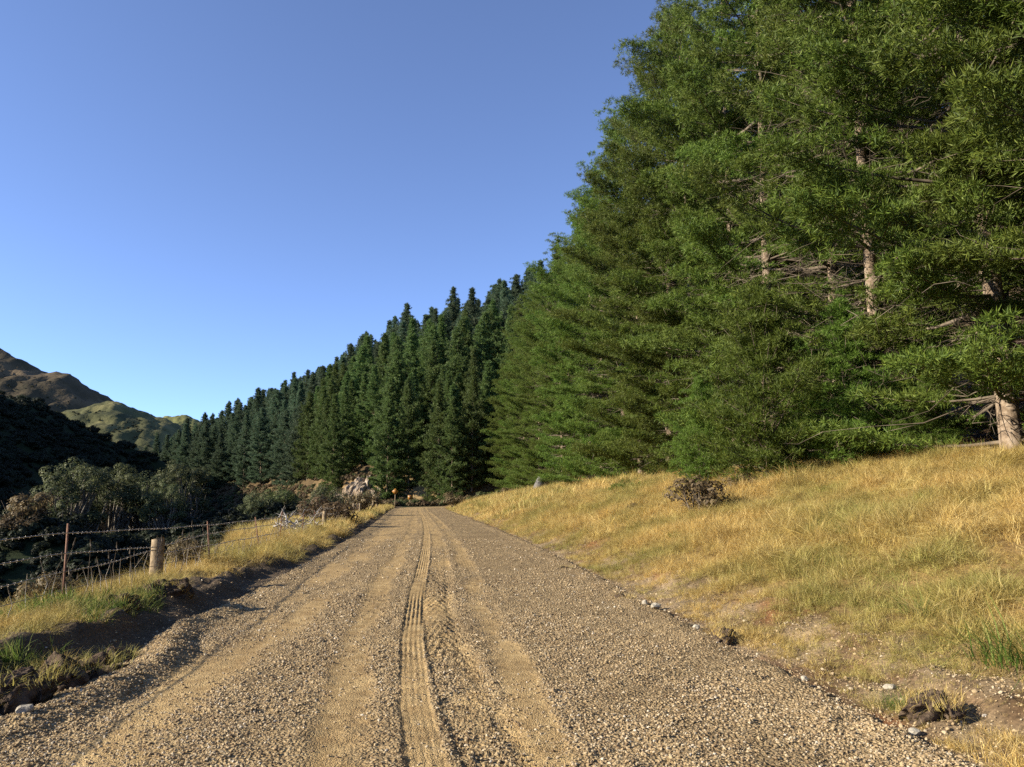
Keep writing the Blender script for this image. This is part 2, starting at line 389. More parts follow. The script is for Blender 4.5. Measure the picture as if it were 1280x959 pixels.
# ------------------------------------------------------------------ the gravel road
def track(v, pts): return np.interp(v, [p[0] for p in pts], [p[1] for p in pts])
TR_A = [(3, -1.9), (10, -1.98), (25, -2.1), (60, -1.5), (110, -1.2)]           # left clay wheel path
TR_B = [(3, -.5), (5, -.58), (8, -.78), (12, -.98), (25, -1.0), (60, -.7), (110, -.5)]
TR_C = [(3, .10), (4.6, -.04), (6, -.16), (8.5, -.27), (12, -.33), (18, -.34), (30, -.29), (60, -.1), (110, -.1)]   # ribbed tyre print
TR_D = [(3, .55), (4.6, .36), (6, .22), (8, .08), (11, -.02), (25, .05), (60, .1), (110, .1)]        # lugged tyre print
TR_E = [(3, .66), (7, .68), (12, .64), (25, .6), (60, .7), (110, .7)]
def bandf(U, c, w, soft=.05): return 1 - sstep(w / 2 - soft, w / 2 + soft, np.abs(U - c))
def road_surface(U, V):                # U measured from the centre line
    wob = .05 * fbm(V * .7, V * 0 + 2, 3)
    a = bandf(U + wob * 2, track(V, TR_A), .62, .26); b = bandf(U + wob, track(V, TR_B), .36 + .3 * wob, .11)
    c_, d_ = U - track(V, TR_C), U - track(V, TR_D)
    c = bandf(U, track(V, TR_C), .23, .03); d = bandf(U - wob * .3, track(V, TR_D) + .03, .42, .06); e = bandf(U - wob, track(V, TR_E), .32, .12)
    far = 1 - sstep(14, 26, V)
    n = fbm(U * 2.2, V * .8, 4); n2 = fbm(U * 3 + 40, V * .45, 4)
    wear = .16 * (1 - sstep(.9, 2.6, np.abs(U + .5))) * (.6 + .9 * fbm(U * 1.6, V * .5, 3)) + (.8 * a * (.7 + 1.0 * n2) + .9 * b * (.75 + .8 * n2) + .95 * c + .62 * d * (.7 + .6 * n2) + .75 * e * (.75 + .9 * n2))
    wear = np.clip(wear, 0, 1)
    wide = sstep(14, 40, V) * .55 * (1 - sstep(.9, 2.4, np.abs(U + .9))) * (.8 + .5 * fbm(U * 1.3, V * .15, 3))
    wear = np.clip(np.maximum(wear, wide), 0, 1)
    rough = 1 - wear
    z = .014 * fbm(U * 9, V * 9, 4) * (.25 + .75 * rough) + .010 * fbm(U * 1.2, V * .6, 3)
    z = z - .006 * a - .007 * b - .004 * c - .006 * d - .006 * e
    z = z + .004 * (bandf(U, track(V, TR_C) - .18, .10, .05) + bandf(U, track(V, TR_B) - .22, .12, .05) + bandf(U, track(V, TR_E) + .2, .12, .05))
    rib = sstep(.3, .75, np.abs(((c_ / .052) % 1) - .5) * 2)
    z = z - .0115 * c * rib * (.45 + .55 * far) * np.clip(.75 + .7 * n2, .15, 1.1) * (.85 + .3 * n)
    for band_, tr_ in ((b, TR_B), (e, TR_E)):      # older, half worn prints in the clay paths
        rb = sstep(.35, .75, np.abs((((U - track(V, tr_)) / .06) % 1) - .5) * 2)
        z = z - .0065 * band_ * rb * np.clip(.4 + 1.3 * fbm(U * 1.5 + 60, V * .5, 3), 0, 1) * far
    lug = sstep(.35, .6, np.abs((((V + .35 * np.abs(d_)) / .085) % 1) - .5) * 2) * np.clip(.7 + .6 * fbm(U * 3, V * 1.1, 2), 0, 1)
    z = z - .026 * d * lug * far
    gap = (bandf(d_, -.175, .045, .02) + .55 * bandf(d_, .15, .05, .02)) * (.55 + .45 * np.sign(np.sin(V * 74)))
    z = z - .016 * gap * (.05 + .95 * far)
    crown = .035 * (1 - (U / 3) ** 2)
    wr = bandf(U, -2.75 + .2 * fbm(V * .5, V * 0, 2), .34, .17) * sstep(4.8, 6.0, V) * (1 - sstep(9.5, 13, V)) + .35 * bandf(U, -2.85, .4, .2) * sstep(12, 16, V)
    z = z + crown + .10 * wr * (.8 + .3 * fbm(U * 3, V * 1.5, 3)) + .014 * wr * fbm(U * 22, V * 22, 2) + .03 * bandf(U, 2.9, .5, .25) * (.7 + fbm(U * 3, V * 3, 3))
    z = z - .12 * sstep(3.0, 3.3, np.abs(U))
    return z, wear
ru = span((-3.4, -2.5, .05), (-2.5, -.62, .04), (-.62, .46, .0125), (.46, 1.0, .02), (1.0, 3.4, .06))
rv = span((-8, 3.6, .5), (3.6, 9, .03), (9, 14, .06), (14, 30, .12), (30, 98, .5))
RU, RV = np.meshgrid(ru, rv)
rz, wear = road_surface(RU, RV)
nu, nv = len(ru), len(rv)
X, Y = uv2xy(RU + cline(RV), RV)
vert = np.stack([X, Y, rz], -1).reshape(-1, 3)
i = np.arange(nv - 1)[:, None] * nu + np.arange(nu - 1)[None, :]
quads = np.stack([i, i + 1, i + nu + 1, i + nu], -1).reshape(-1, 4)
# bend to the right beyond the crest
ang = np.linspace(0, math.pi * .62, 40)[1:]
c0 = float(cline(98)); 
au = c0 + ARC_R - (ARC_R - ru[None, ::6]) * np.cos(ang)[:, None]; av = ARC_V + (ARC_R - ru[None, ::6]) * np.sin(ang)[:, None]
az = .035 * (1 - (ru[None, ::6] / 3) ** 2) - .12 * sstep(3, 3.3, np.abs(ru[None, ::6])) - ang[:, None] ** 2 * .1
ax, ay = uv2xy(au, av)
m0 = len(vert); na = len(ru[::6])
first = vert.reshape(nv, nu, 3)[-1, ::6]
averts = np.concatenate([first, np.stack([ax, ay, az], -1).reshape(-1, 3)])
j = m0 + np.arange(len(ang))[:, None] * na + np.arange(na - 1)[None, :]
aq = np.stack([j, j + 1, j + na + 1, j + na], -1).reshape(-1, 4)
vert = np.concatenate([vert, averts]); quads = np.concatenate([quads, aq])
wv = np.concatenate([wear.ravel(), np.full(len(averts), .6)])
me = mesh_from('gravel_road', vert, quads, np.full(len(quads), 4), True)
at = me.attributes.new('wear', 'FLOAT', 'POINT'); at.data.foreach_set('value', wv.astype(np.float32))
tag(link('gravel_road', me, M['road']), 'unsealed gravel road with clay wheel paths and tyre prints', kind='structure')
def road_z(u, v): return road_surface(np.asarray(u - cline(v), float), np.asarray(v, float))[0]

# ------------------------------------------------------------------ scatter: one object of countless pieces through geometry nodes
def scatter(name, pts, rot, scl, idx, sources, label):
    me = bpy.data.meshes.new(name); n = len(pts)
    me.vertices.add(n); me.vertices.foreach_set('co', np.asarray(pts, np.float32).ravel())
    a = me.attributes.new('turn', 'FLOAT_VECTOR', 'POINT'); a.data.foreach_set('vector', np.asarray(rot, np.float32).ravel())
    a = me.attributes.new('size', 'FLOAT_VECTOR', 'POINT'); a.data.foreach_set('vector', np.asarray(scl, np.float32).ravel())
    a = me.attributes.new('pick', 'INT', 'POINT'); a.data.foreach_set('value', np.asarray(idx, np.int32))
    ob = link(name, me)
    cl = bpy.data.collections.new(name + '_pieces')
    for q, (m_, mt) in enumerate(sources):
        so = bpy.data.objects.new('%s_piece_%02d' % (name, q), m_)
        if not m_.materials: m_.materials.append(mt)
        cl.objects.link(so)
    ng = bpy.data.node_groups.new(name + '_scatter', 'GeometryNodeTree')
    ng.interface.new_socket('Geometry', in_out='INPUT', socket_type='NodeSocketGeometry')
    ng.interface.new_socket('Geometry', in_out='OUTPUT', socket_type='NodeSocketGeometry')
    N = ng.nodes; gi = N.new('NodeGroupInput'); go = N.new('NodeGroupOutput')
    ip = N.new('GeometryNodeInstanceOnPoints'); ci = N.new('GeometryNodeCollectionInfo')
    ci.inputs['Collection'].default_value = cl; ci.inputs['Separate Children'].default_value = True; ci.inputs['Reset Children'].default_value = True
    ip.inputs['Pick Instance'].default_value = True
    def na_(nm, t):
        x = N.new('GeometryNodeInputNamedAttribute'); x.data_type = t; x.inputs['Name'].default_value = nm; return x.outputs['Attribute']
    er = N.new('FunctionNodeEulerToRotation')
    L = ng.links.new
    L(gi.outputs[0], ip.inputs['Points']); L(ci.outputs[0], ip.inputs['Instance']); L(na_('pick', 'INT'), ip.inputs['Instance Index'])
    L(na_('turn', 'FLOAT_VECTOR'), er.inputs[0]); L(er.outputs[0], ip.inputs['Rotation']); L(na_('size', 'FLOAT_VECTOR'), ip.inputs['Scale'])
    L(ip.outputs[0], go.inputs[0])
    md = ob.modifiers.new('scatter', 'NODES'); md.node_group = ng
    return tag(ob, label, kind='stuff')

def ico(sub, seed, rough=.25, flat=.7):
    import bmesh
    bm = bmesh.new(); bmesh.ops.create_icosphere(bm, subdivisions=sub, radius=1)
    r = np.random.default_rng(seed); cuts = r.normal(size=(7, 3)); cuts /= np.linalg.norm(cuts, axis=1)[:, None]; off = r.uniform(.55, .9, 7)
    sx = r.uniform(.75, 1.25, 3) * np.array([1, 1, flat])
    for v in bm.verts:
        p = np.array(v.co)
        for c_, o_ in zip(cuts, off):
            d = p @ c_
            if d > o_: p = p - c_ * (d - o_)
        p = p * (1 + r.uniform(-rough, rough) * .5) * sx
        v.co = p
    me = bpy.data.meshes.new('pebble'); bm.to_mesh(me); bm.free(); return me

peb = [(ico(1, s), M['pebble']) for s in (1, 2, 3)] + [(ico(2, s, .12), M['pebble']) for s in (4, 5)]
P = []; S = []
for v0, v1, dens, s0, s1 in ((3.6, 6.5, 3200, .0045, .0115), (6.5, 10, 1500, .005, .0125), (10, 16, 420, .007, .015), (16, 28, 110, .010, .020)):
    n = int((v1 - v0) * 6.3 * dens)
    u = rng.uniform(-3.15, 3.25, n); v = rng.uniform(v0, v1, n)
    z, w = road_surface(u, v)
    clump = np.clip(.75 + .8 * fbm(u * 1.4, v * .8, 3), .1, 1.2)
    keep = rng.random(n) < np.where(u < -2.45, .95, np.clip(1.05 - w * .9, .2, 1) * clump)
    u, v, z = u[keep], v[keep], z[keep]
    x, y = uv2xy(u + cline(v), v)
    s = rng.uniform(0, 1, len(u)) ** 3.2 * (s1 * 1.35 - s0) + s0
    P.append(np.stack([x, y, z + s * .15], 1)); S.append(s)
for side, n, lo, hi in ((1, 26000, 2.85, 4.3), (-1, 6000, 2.95, 4.0)):      # stones strewn along both verges
    v = 3 + 32 * rng.random(n) ** 2.0; u = side * (lo + (hi - lo) * rng.random(n) ** 1.4)
    x, y = uv2xy(u + cline(v), v); s = .005 + .004 * rng.random(n) + .014 * rng.random(n) ** 12
    P.append(np.stack([x, y, terrain(u + cline(v), v) + s * .2], 1)); S.append(s)
P = np.concatenate(P); S = np.concatenate(S); n = len(S)
rot = np.stack([rng.uniform(-.5, .5, n), rng.uniform(-.5, .5, n), rng.uniform(0, 6.28, n)], 1)
idx = np.where(S > .018, rng.integers(3, 5, n), rng.integers(0, 3, n))
scatter('loose_gravel', P, rot, np.repeat(S[:, None], 3, 1), idx, peb, 'loose grey and tan gravel strewn over the road and verges')
print('pebbles', n)

# grass tufts -------------------------------------------------------
def tuft(seed, nb, h, spread, w, lean=.6, seg=3):
    r = np.random.default_rng(seed); v = []; f = []; fs = []; n = 0
    for b in range(nb):
        a = r.uniform(0, 6.28); rad = spread * math.sqrt(r.random()) * .55
        base = np.array([math.cos(a) * rad, math.sin(a) * rad, -.02])
        a2 = a + r.normal(0, .7); ln = h * r.uniform(.5, 1.15); le = lean * r.uniform(.3, 1.4)
        d = np.array([math.cos(a2), math.sin(a2), 0]); sd = np.array([-d[1], d[0], 0]); sd = sd * math.cos(.8) + d * r.uniform(-.6, .6)
        ww = w * r.uniform(.6, 1.3)
        for q in range(seg + 1):
            t = q / seg
            p = base + d * ln * le * .75 * t * t + np.array([0, 0, ln * max(.04, t * (1 - .38 * le * t))])
            k_ = ww * (1 - t) ** .7 if q < seg else 0
            if q < seg: v += [p - sd * k_, p + sd * k_]
            else: v += [p]
        for q in range(seg - 1): f += [n + 2 * q, n + 2 * q + 1, n + 2 * q + 3, n + 2 * q + 2]; fs.append(4)
        f += [n + 2 * seg - 2, n + 2 * seg - 1, n + 2 * seg]; fs.append(3); n += 2 * seg + 1
    return mesh_from('tuft', v, f, fs)
straw_t = [(tuft(s, 44, .38, .36, .0056, 1.9), M['straw']) for s in range(4)] + [(tuft(20 + s, 26, .44, .28, .006, 1.2), M['straw']) for s in range(2)]
coarse_t = [(tuft(40 + s, 26, .40, .45, .012, .8, 2), M['straw']) for s in range(3)]
green_t = [(tuft(60 + s, 40, .22, .25, .005, .8), M['green']) for s in range(3)]
def place(us_, vs_, sc, extra=0.0):
    x, y = uv2xy(us_ + cline(vs_), vs_)
    return np.stack([x, y, terrain(us_ + cline(vs_), vs_) + extra], 1), np.stack([rng.normal(0, .42, len(us_)), rng.normal(0, .42, len(us_)), rng.uniform(0, 6.28, len(us_))], 1), np.stack([sc, sc, sc * rng.uniform(.7, 1.15, len(sc))], 1)
PP = []; RR = []; SS = []; II = []
for v0, v1, dens, sc0, first_, cnt in ((2.5, 9, 230, .52, 0, 6), (9, 20, 170, .60, 0, 6), (20, 42, 90, .80, 0, 6), (42, 108, 26, 1.15, 6, 3)):
    n = int((v1 - v0) * 10.9 * dens); u = rng.uniform(3.2, 14.1, n); v = rng.uniform(v0, v1, n)
    g = .6 * fbm(u * .7, v * .7, 2) + .7 * fbm(u * 2.3 + 5, v * 2.3, 2)
    edge_ = 3.38 + .4 * fbm(v * .8, v * 0 + 7, 3)
    keep = (rng.random(n) < sstep(edge_ - .75, edge_ + .4, u) + .2) & (rng.random(n) < .82 + .7 * g)
    u, v, g = u[keep], v[keep], g[keep]
    sc = sc0 * (.55 + .5 * rng.random(len(u)) + .7 * rng.random(len(u)) ** 6 + .5 * np.clip(g, -.6, 1)) * (.5 + .5 * sstep(3.6, 5.2, u))
    p, r_, s_ = place(u, v, sc); PP.append(p); RR.append(r_); SS.append(s_); II.append(rng.integers(first_, first_ + cnt, len(u)))
scatter('dry_grass', np.concatenate(PP), np.concatenate(RR), np.concatenate(SS), np.concatenate(II), straw_t + coarse_t, 'long golden dry grass covering the bank right of the road')
print('bank tufts', len(np.concatenate(PP)))
PP = []; RR = []; SS = []; II = []
for v0, v1, dens, sc0, first_, cnt in ((4, 16, 150, .52, 0, 6), (16, 30, 75, .85, 0, 6), (30, 100, 28, 1.05, 6, 3)):
    n = int((v1 - v0) * 4.6 * dens); u = -rng.uniform(3.3, 7.9, n); v = rng.uniform(v0, v1, n)
    inb = -u < 5.75 + 2.3 * sstep(20, 34, v); u, v = u[inb], v[inb]; n = len(u)
    edge_ = 3.75 + .4 * fbm(v * .7, v * 0 + 21, 3) - .35 * sstep(14, 24, v)
    greenp = (v < 10.3) & (u > -5.0) & (fbm(u * .9 + 4, v * .9, 2) > -.1)
    keep = (rng.random(n) < sstep(edge_ - .1, edge_ + .5, -u)) & (rng.random(n) < .8 + .5 * fbm(u, v, 2)) & ~(greenp & (rng.random(n) < .7))
    u, v = u[keep], v[keep]; sc = sc0 * rng.uniform(.6, 1.2, len(u))
    p, r_, s_ = place(u, v, sc); PP.append(p); RR.append(r_); SS.append(s_); II.append(rng.integers(first_, first_ + cnt, len(u)))
scatter('verge_grass', np.concatenate(PP), np.concatenate(RR), np.concatenate(SS), np.concatenate(II), straw_t + coarse_t, 'pale golden grass along the fence left of the road')
n = 480; u = -rng.uniform(3.5, 4.9, n); v = rng.uniform(4.5, 10.6, n)
keep = fbm(u * .9 + 4, v * .9, 2) > -.25; u, v = u[keep], v[keep]
p, r_, s_ = place(u, v, rng.uniform(.6, 1.15, len(u)))
scatter('green_grass', p, r_, s_, rng.integers(0, 3, len(u)), green_t, 'fresh green grass on the left verge near the camera')

# ------------------------------------------------------------------ foliage builders
def needle_tufts(pos, dirs, ln, wd, nper, seed, spread=.95):
    r = np.random.default_rng(seed); n = len(pos)
    dirs = dirs / (np.linalg.norm(dirs, axis=1)[:, None] + 1e-9)
    p = np.repeat(pos, nper, 0); d = np.repeat(dirs, nper, 0) + r.normal(0, spread, (n * nper, 3))
    d /= np.linalg.norm(d, axis=1)[:, None]
    side = np.cross(d, r.normal(size=(n * nper, 3))); side /= np.linalg.norm(side, axis=1)[:, None] + 1e-9
    L_ = ln * r.uniform(.6, 1.2, (n * nper, 1)); p = p + d * L_ * .1
    tri = np.stack([p - side * wd * .5 + d * L_ * .35, p + d * L_ * 0, p + d * L_], 1)
    tri[:, 1] = p + side * wd * .5 + d * L_ * .3; 
    tri[:, 0] = p - side * wd * .5 + d * L_ * .0
    return tri.reshape(-1, 3)

def bough_clumps(r, pts, s, L_, el, curl, dxy, t, Bm, tp, td, dens):
    out = []
    n_ = max(2, int(L_ / .74)); up = np.array([0, 0, 1.0])
    for sv in np.linspace(.44 if L_ > 2 else .2, 1.0, n_):
        bp = np.array([np.interp(sv, s, pts[:, c_]) for c_ in range(3)])
        fw = dxy * math.cos(el + curl * sv) + up * math.sin(el + 2 * curl * sv)
        sdv = np.array([-dxy[1], dxy[0], 0])
        out.append((bp, fw, .27 + .05 * L_ * sv))
        wd = .34 * L_ * (1.12 - sv)
        for sg in (-1, 1):
            if wd > .35 and r.random() < .85:
                f_ = r.uniform(.6, 1.15); c_ = bp + sdv * sg * wd * f_ + fw * wd * r.uniform(.3, .8) + up * wd * r.uniform(.0, .3)
                out.append((c_, fw * .8 + sdv * sg * .6, r.uniform(.27, .42)))
                if r.random() < .6: Bm.tube([bp, (bp + c_) / 2 - up * .03, c_], [.014, .010, .005], 3, False)
    for c_, fw, rc in out:
        k_ = max(5, int(dens * (rc / .4) ** 2)); rc *= r.uniform(.75, 1.2)
        d = r.normal(size=(k_, 3)); d /= np.linalg.norm(d, axis=1)[:, None]
        p = c_ + d * (rc * r.random((k_, 1)) ** .45) * np.array([1.2, 1.2, .42])
        tp.extend(p); td.extend(d * .55 + fw * .65 + up * (.45 + .3 * t))

def pine(seed, Ht, lo, Rm, gap, tl, tw, nper, ts, top_pow=.8, clump=0, low_miss=0, miss=.0, twigs=0, dead=0, nbr=(4, 6), tr=None, up=0.0):
    """trunk, branches and needle meshes of one pine standing at the origin"""
    r = np.random.default_rng(seed)
    tr = tr or Ht * .0085
    T = MB(); zt = np.linspace(-.6, Ht * .99, 16); bend = r.normal(0, .18, 2)
    wob = np.stack([np.sin(zt / Ht * 3 + r.uniform(0, 6)) * bend[0], np.cos(zt / Ht * 2.5 + r.uniform(0, 6)) * bend[1]], 1)
    wob -= wob[0]
    T.tube(np.column_stack([wob, zt]), tr * (1 - zt.clip(0) / Ht * .93) * np.where(zt < .3, 1.15, 1), 9)
    axis = lambda z: np.array([np.interp(z, zt, wob[:, 0]), np.interp(z, zt, wob[:, 1]), z])
    Bm = MB(); tp = []; td = []
    z = lo
    while z < Ht - .5:
        t = (z - lo) / (Ht - lo)
        prof = min(1, .78 + .8 * t) * (1 - max(0, (t - .2) / .8) ** top_pow * .95)
        k_ = r.integers(nbr[0], nbr[1] + 1); a0 = r.uniform(0, 6.28)
        for b in range(k_):
            if r.random() < miss + (low_miss if z < Ht * .42 else 0): continue
            a = a0 + b * 6.283 / k_ + r.normal(0, .25); L_ = Rm * prof * r.uniform(.5, 1.28) * (1.3 if r.random() < .08 else 1)
            if L_ < .35: L_ = .35
            el = -.17 + 1.05 * t ** 1.5 + r.normal(0, .13) + up; curl = r.uniform(.12, .38)
            dxy = np.array([math.cos(a), math.sin(a), 0]); o = axis(z + r.uniform(-.2, .2))
            s = np.linspace(0, 1, 6)
            pts = o + dxy * (L_ * s * math.cos(el))[:, None] + np.array([0, 0, 1.0]) * (L_ * (s * math.sin(el) + curl * s * s))[:, None]
            Bm.tube(pts, np.linspace(.012 * L_ + .008, .006, 6), 3, False)
            if clump: bough_clumps(r, pts, s, L_, el, curl, dxy, t, Bm, tp, td, clump); continue
            n_sub = max(3, int(L_ / ts))
            ss = np.linspace(.22 if L_ > 1.5 else .1, 1, n_sub)
            for q, sv in enumerate(ss):
                bp = np.array([np.interp(sv, s, pts[:, c_]) for c_ in range(3)])
                fw = dxy * math.cos(el + curl * sv) + np.array([0, 0, math.sin(el + 2 * curl * sv)])
                sdv = np.array([-dxy[1], dxy[0], 0]) * (1 if q % 2 else -1)
                sl_ = (.30 * L_ * (1.1 - sv) + .25) * r.uniform(.6, 1.3)
                sd = fw * .75 + sdv * r.uniform(.35, 1.0) + np.array([0, 0, r.uniform(-.05, .35)]); sd /= np.linalg.norm(sd)
                m_ = max(1, int(sl_ / (ts * .75)))
                for w in range(m_):
                    f_ = (w + .6) / m_
                    if sv < .35 and f_ < .5 and L_ > 2: continue
                    pp = bp + sd * sl_ * f_ + np.array([0, 0, .12 * sl_ * f_ * f_])
                    tp.append(pp + r.normal(0, .04, 3)); td.append(sd + np.array([0, 0, .25 + .35 * t]))
                if sl_ > .7 and r.random() < .5: Bm.tube([bp, bp + sd * sl_ * .95], [.012, .005], 3, False)
            tp.append(pts[-1]); td.append(pts[-1] - pts[-2] + np.array([0, 0, .1]))
        z += gap * r.uniform(.75, 1.25) * (1 - .35 * t)
    for q in range(14):
        tp.append(axis(Ht - .5 + q * .05)); td.append(np.array([r.normal(0, .5), r.normal(0, .5), 1.0]))
    for q in range(dead):              # bare dead limbs under the live crown
        zz = r.uniform(.8, lo + (Ht - lo) * .45); a = r.uniform(0, 6.28); L_ = r.uniform(1.0, 4.4); el = r.uniform(-.35, .35)
        d = np.array([math.cos(a) * math.cos(el), math.sin(a) * math.cos(el), math.sin(el)]); o = axis(zz)
        sag = r.uniform(-.12, .16); s_ = np.linspace(0, 1, 5)[:, None]; wig = np.cumsum(r.normal(0, .10, (5, 3)), 0); wig[0] = 0
        pts = o + d * L_ * s_ + wig * L_ * .45 - np.array([0, 0, 1.0]) * sag * L_ * s_ ** 2; end = pts[-1]
        Bm.tube(pts, [.024, .019, .014, .009, .004], 3, False)
        for w in range(r.integers(3, 7)):
            b0 = pts[r.integers(1, 5)]; e1 = b0 + d * .25 + r.normal(0, .28, 3); Bm.tube([b0, e1, e1 + d * .1 + r.normal(0, .25, 3)], [.009, .006, .003], 3, False)
    crown = tris('crown', needle_tufts(np.array(tp), np.array(td), tl, tw, nper, seed + 100))
    return T.mesh('trunk', True), Bm.mesh('branches'), crown, len(tp)

def pine_thing(name, label, meshes, mat, grp=None):
    o = empty(name, (0, 0, 0), 0, label, 'pine tree', grp)
    link('trunk', meshes[0], M['bark'], o); link('branches', meshes[1], M['twig'], o)
    link('crown', meshes[2], mat, o)
    return o

# the pines along the top of the bank -------------------------------
edge_protos = []
for s, (Ht, lo, Rm, miss, dead) in enumerate(((29, .4, 5.3, .10, 90), (30.5, .6, 5.6, .14, 120), (28, .3, 5.0, .08, 80))):
    m_ = pine(300 + s, Ht, lo, Rm, 1.3, .205, .028, 11, .175, 2.1, nbr=(6, 8), clump=23, miss=miss, dead=dead); print('pine tufts', m_[3])
    edge_protos.append(m_)
open_protos = []
for s, (Ht, lo, Rm, miss, dead) in enumerate(((29, 1.4, 5.1, .12, 300), (28, 2.0, 4.9, .12, 330))):
    open_protos.append(pine(330 + s, Ht, lo, Rm, 1.3, .20, .029, 11, .175, 2.1, nbr=(6, 8), clump=20, low_miss=.2, miss=miss, dead=dead))
inner = pine(350, 27, 7, 4.2, .7, .36, .06, 10, .34, 1.7, miss=.15, dead=260)
far_protos = [pine(360 + s, Ht, lo, Rm, .85, .52, .12, 8, .45, pw, miss=.05, up=.12, nbr=(5, 7), clump=5) for s, (Ht, lo, Rm, pw) in enumerate(((24, .3, 4.1, 1.6), (25, .5, 3.7, 1.35), (23, .2, 4.3, 1.8), (25, 1, 3.9, 1.5)))]
small_proto = pine(380, 9, .3, 2.1, .45, .42, .09, 9, .36, 1.2, up=.1)
young_proto = pine(390, 8.5, .15, 2.6, .42, .24, .032, 9, .2, 1.5, nbr=(5, 7), up=.25, clump=20)

pool = {}
def put_pine(kind, meshes, mat, loc, rz, sc, label, grp):
    if kind not in pool:
        o = pine_thing('pine_tree', label, meshes, mat, grp); pool[kind] = o
        o.location = loc; o.rotation_euler = (0, 0, rz); o.scale = sc; return o
    return copy_thing(pool[kind], loc, rz, sc, label, grp)

rr = random.Random(4)
edge_trees = []
v = 3.0; q = 0
while v < 122:
    u = 14.9 + rr.uniform(-.9, .9); x, y = uv2xy(u + float(cline(v)), v); z = float(terrain(u + float(cline(v)), v))
    opn = 985 < project(x, y, z)[0] < 1225 and y > 3
    kind, ms = ('open%d' % (q % 2), open_protos[q % 2]) if opn else ('edge%d' % (q % 3), edge_protos[q % 3])
    s = rr.uniform(.92, 1.08) * (1 - .14 * min(1, max(0, (v - 45) / 25)))
    lab = 'tall green pine with branches sweeping to the grass at the edge of the road bank'
    o = put_pine(kind, ms, M['needle'], (x, y, z - .1), rr.uniform(0, 6.28), (s, s, s * rr.uniform(.95, 1.05)), lab, 'pines along the top of the grass bank')
    edge_trees.append((o, x, y, z)); v += 4.0 + rr.uniform(-.5, .8) + .012 * v; q += 1
def nearest_edge(px, lab, used=[]):
    best = min((t for t in edge_trees if t[0] not in used), key=lambda t: abs(project(t[1], t[2], t[3])[0] - px) + (1e4 if t[2] < 2 else 0))
    best[0]['label'] = lab; used.append(best[0])
nearest_edge(1250, 'big pine at the right edge, its pale trunk glimpsed between green boughs')
nearest_edge(1075, 'pine with bare trunk and dead twigs showing, left of the pale trunk')
nearest_edge(880, 'tall pine rising behind the brown dead bush on the bank')
nearest_edge(676, 'roadside pine standing directly behind the leaning grey board')
nearest_edge(588, 'furthest roadside pine overhanging the bend where the road vanishes')
nearest_edge(780, 'tall pine between the leaning grey board and the brown dead bush')
nearest_edge(970, 'tall pine standing behind the bushiest bright green young pine')
inner_trees = []
for row, (u0, v1, st) in enumerate(((20, 120, 4.6), (24.8, 100, 5.0), (30, 90, 6.0))):
    v = 6.0 + row
    while v < v1:
        u = u0 + rr.uniform(-1, 1); x, y = uv2xy(u, v); z = float(terrain(u, v)); s = rr.uniform(.92, 1.1)
        o = put_pine('inner', inner, M['needle'], (x, y, z - .1), rr.uniform(0, 6.28), (s, s, s), 'pine with a bare lower trunk and dead twigs inside the plantation beside the road', 'pines deeper inside the roadside plantation')
        inner_trees.append(o); v += st + rr.uniform(-.6, .8)
# the forest on the spur across the end of the road -----------------
cand = []
gy = 112.0
while gy < 330:
    gx = -125.0
    while gx < 75:
        x = gx + rr.uniform(-1.9, 1.9); y = gy + rr.uniform(-1.9, 1.9)
        u_, v_ = xy2uv(x, y); yb = float(spur_base(x)); gx += 5.7
        z = float(terrain(u_, v_)); ppx, ppy = project(x, y, z + 22)
        ok = yb + (-7 if -34 < x < -3 else 1.5 if x > -32 else -2) < y < yb + 106 and float(arc_dist(u_, v_)) > 4.6 and ppx < 735 and z > -3.5
        ok = ok and not (u_ > 12 and v_ < 116) and not (y < 128 and u_ > -7.5 and x < 3) and not (-32 < x < -21.5 and y < yb + 9)
        if y - yb > 75 and rr.random() < .3: ok = False
        if ok: cand.append((y - .35 * (ppy < 500) * 60 + (40 if ppx > 690 else 0), x, y, z))
    gy += 5.9
for a_ in np.linspace(.85, 1.75, 7):      # the pines standing round the outside of the bend
    for e_ in (6.6, 10.5):
        a2 = a_ + rr.uniform(-.05, .05); u_ = float(cline(98)) + ARC_R - (ARC_R + e_ + rr.uniform(-.6, .8)) * math.cos(a2); v_ = ARC_V + (ARC_R + e_) * math.sin(a2)
        x, y = uv2xy(u_, v_)
        if u_ < -8.5 or v_ > 112: cand.append((0, x, y, float(terrain(u_, v_))))
cand.sort(); print('spur candidates', len(cand))
nsp = 0; rest = []; mid_protos = {}
for (_, x, y, z) in cand:
    yb = float(spur_base(x)); front = y - yb < 14
    q = rr.randrange(4); s = rr.uniform(.86, 1.06) * (.8 if front else 1); sz = s * rr.uniform(.94, 1.08)
    if nsp >= 215: rest.append((x, y, z - .2, rr.uniform(0, 6.28), s, sz, q)); continue
    near_ = y < 158 - .9 * x and x > -48
    if near_: q %= 2
    if near_ and q not in mid_protos:
        cp = far_protos[q][2].copy(); cp.materials.clear(); mid_protos[q] = (far_protos[q][0], far_protos[q][1], cp)
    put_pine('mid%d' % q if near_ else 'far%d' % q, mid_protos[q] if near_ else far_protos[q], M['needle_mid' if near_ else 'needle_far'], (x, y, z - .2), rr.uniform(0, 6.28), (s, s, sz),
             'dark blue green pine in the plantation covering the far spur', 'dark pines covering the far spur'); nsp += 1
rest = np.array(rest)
scatter('distant_pines', rest[:, :3], np.stack([0 * rest[:, 3], 0 * rest[:, 3], rest[:, 3]], 1), rest[:, [4, 4, 5]], rest[:, 6].astype(int), [(p_[2], M['needle_far']) for p_ in far_protos], 'mass of dark pines along the crest of the far spur')
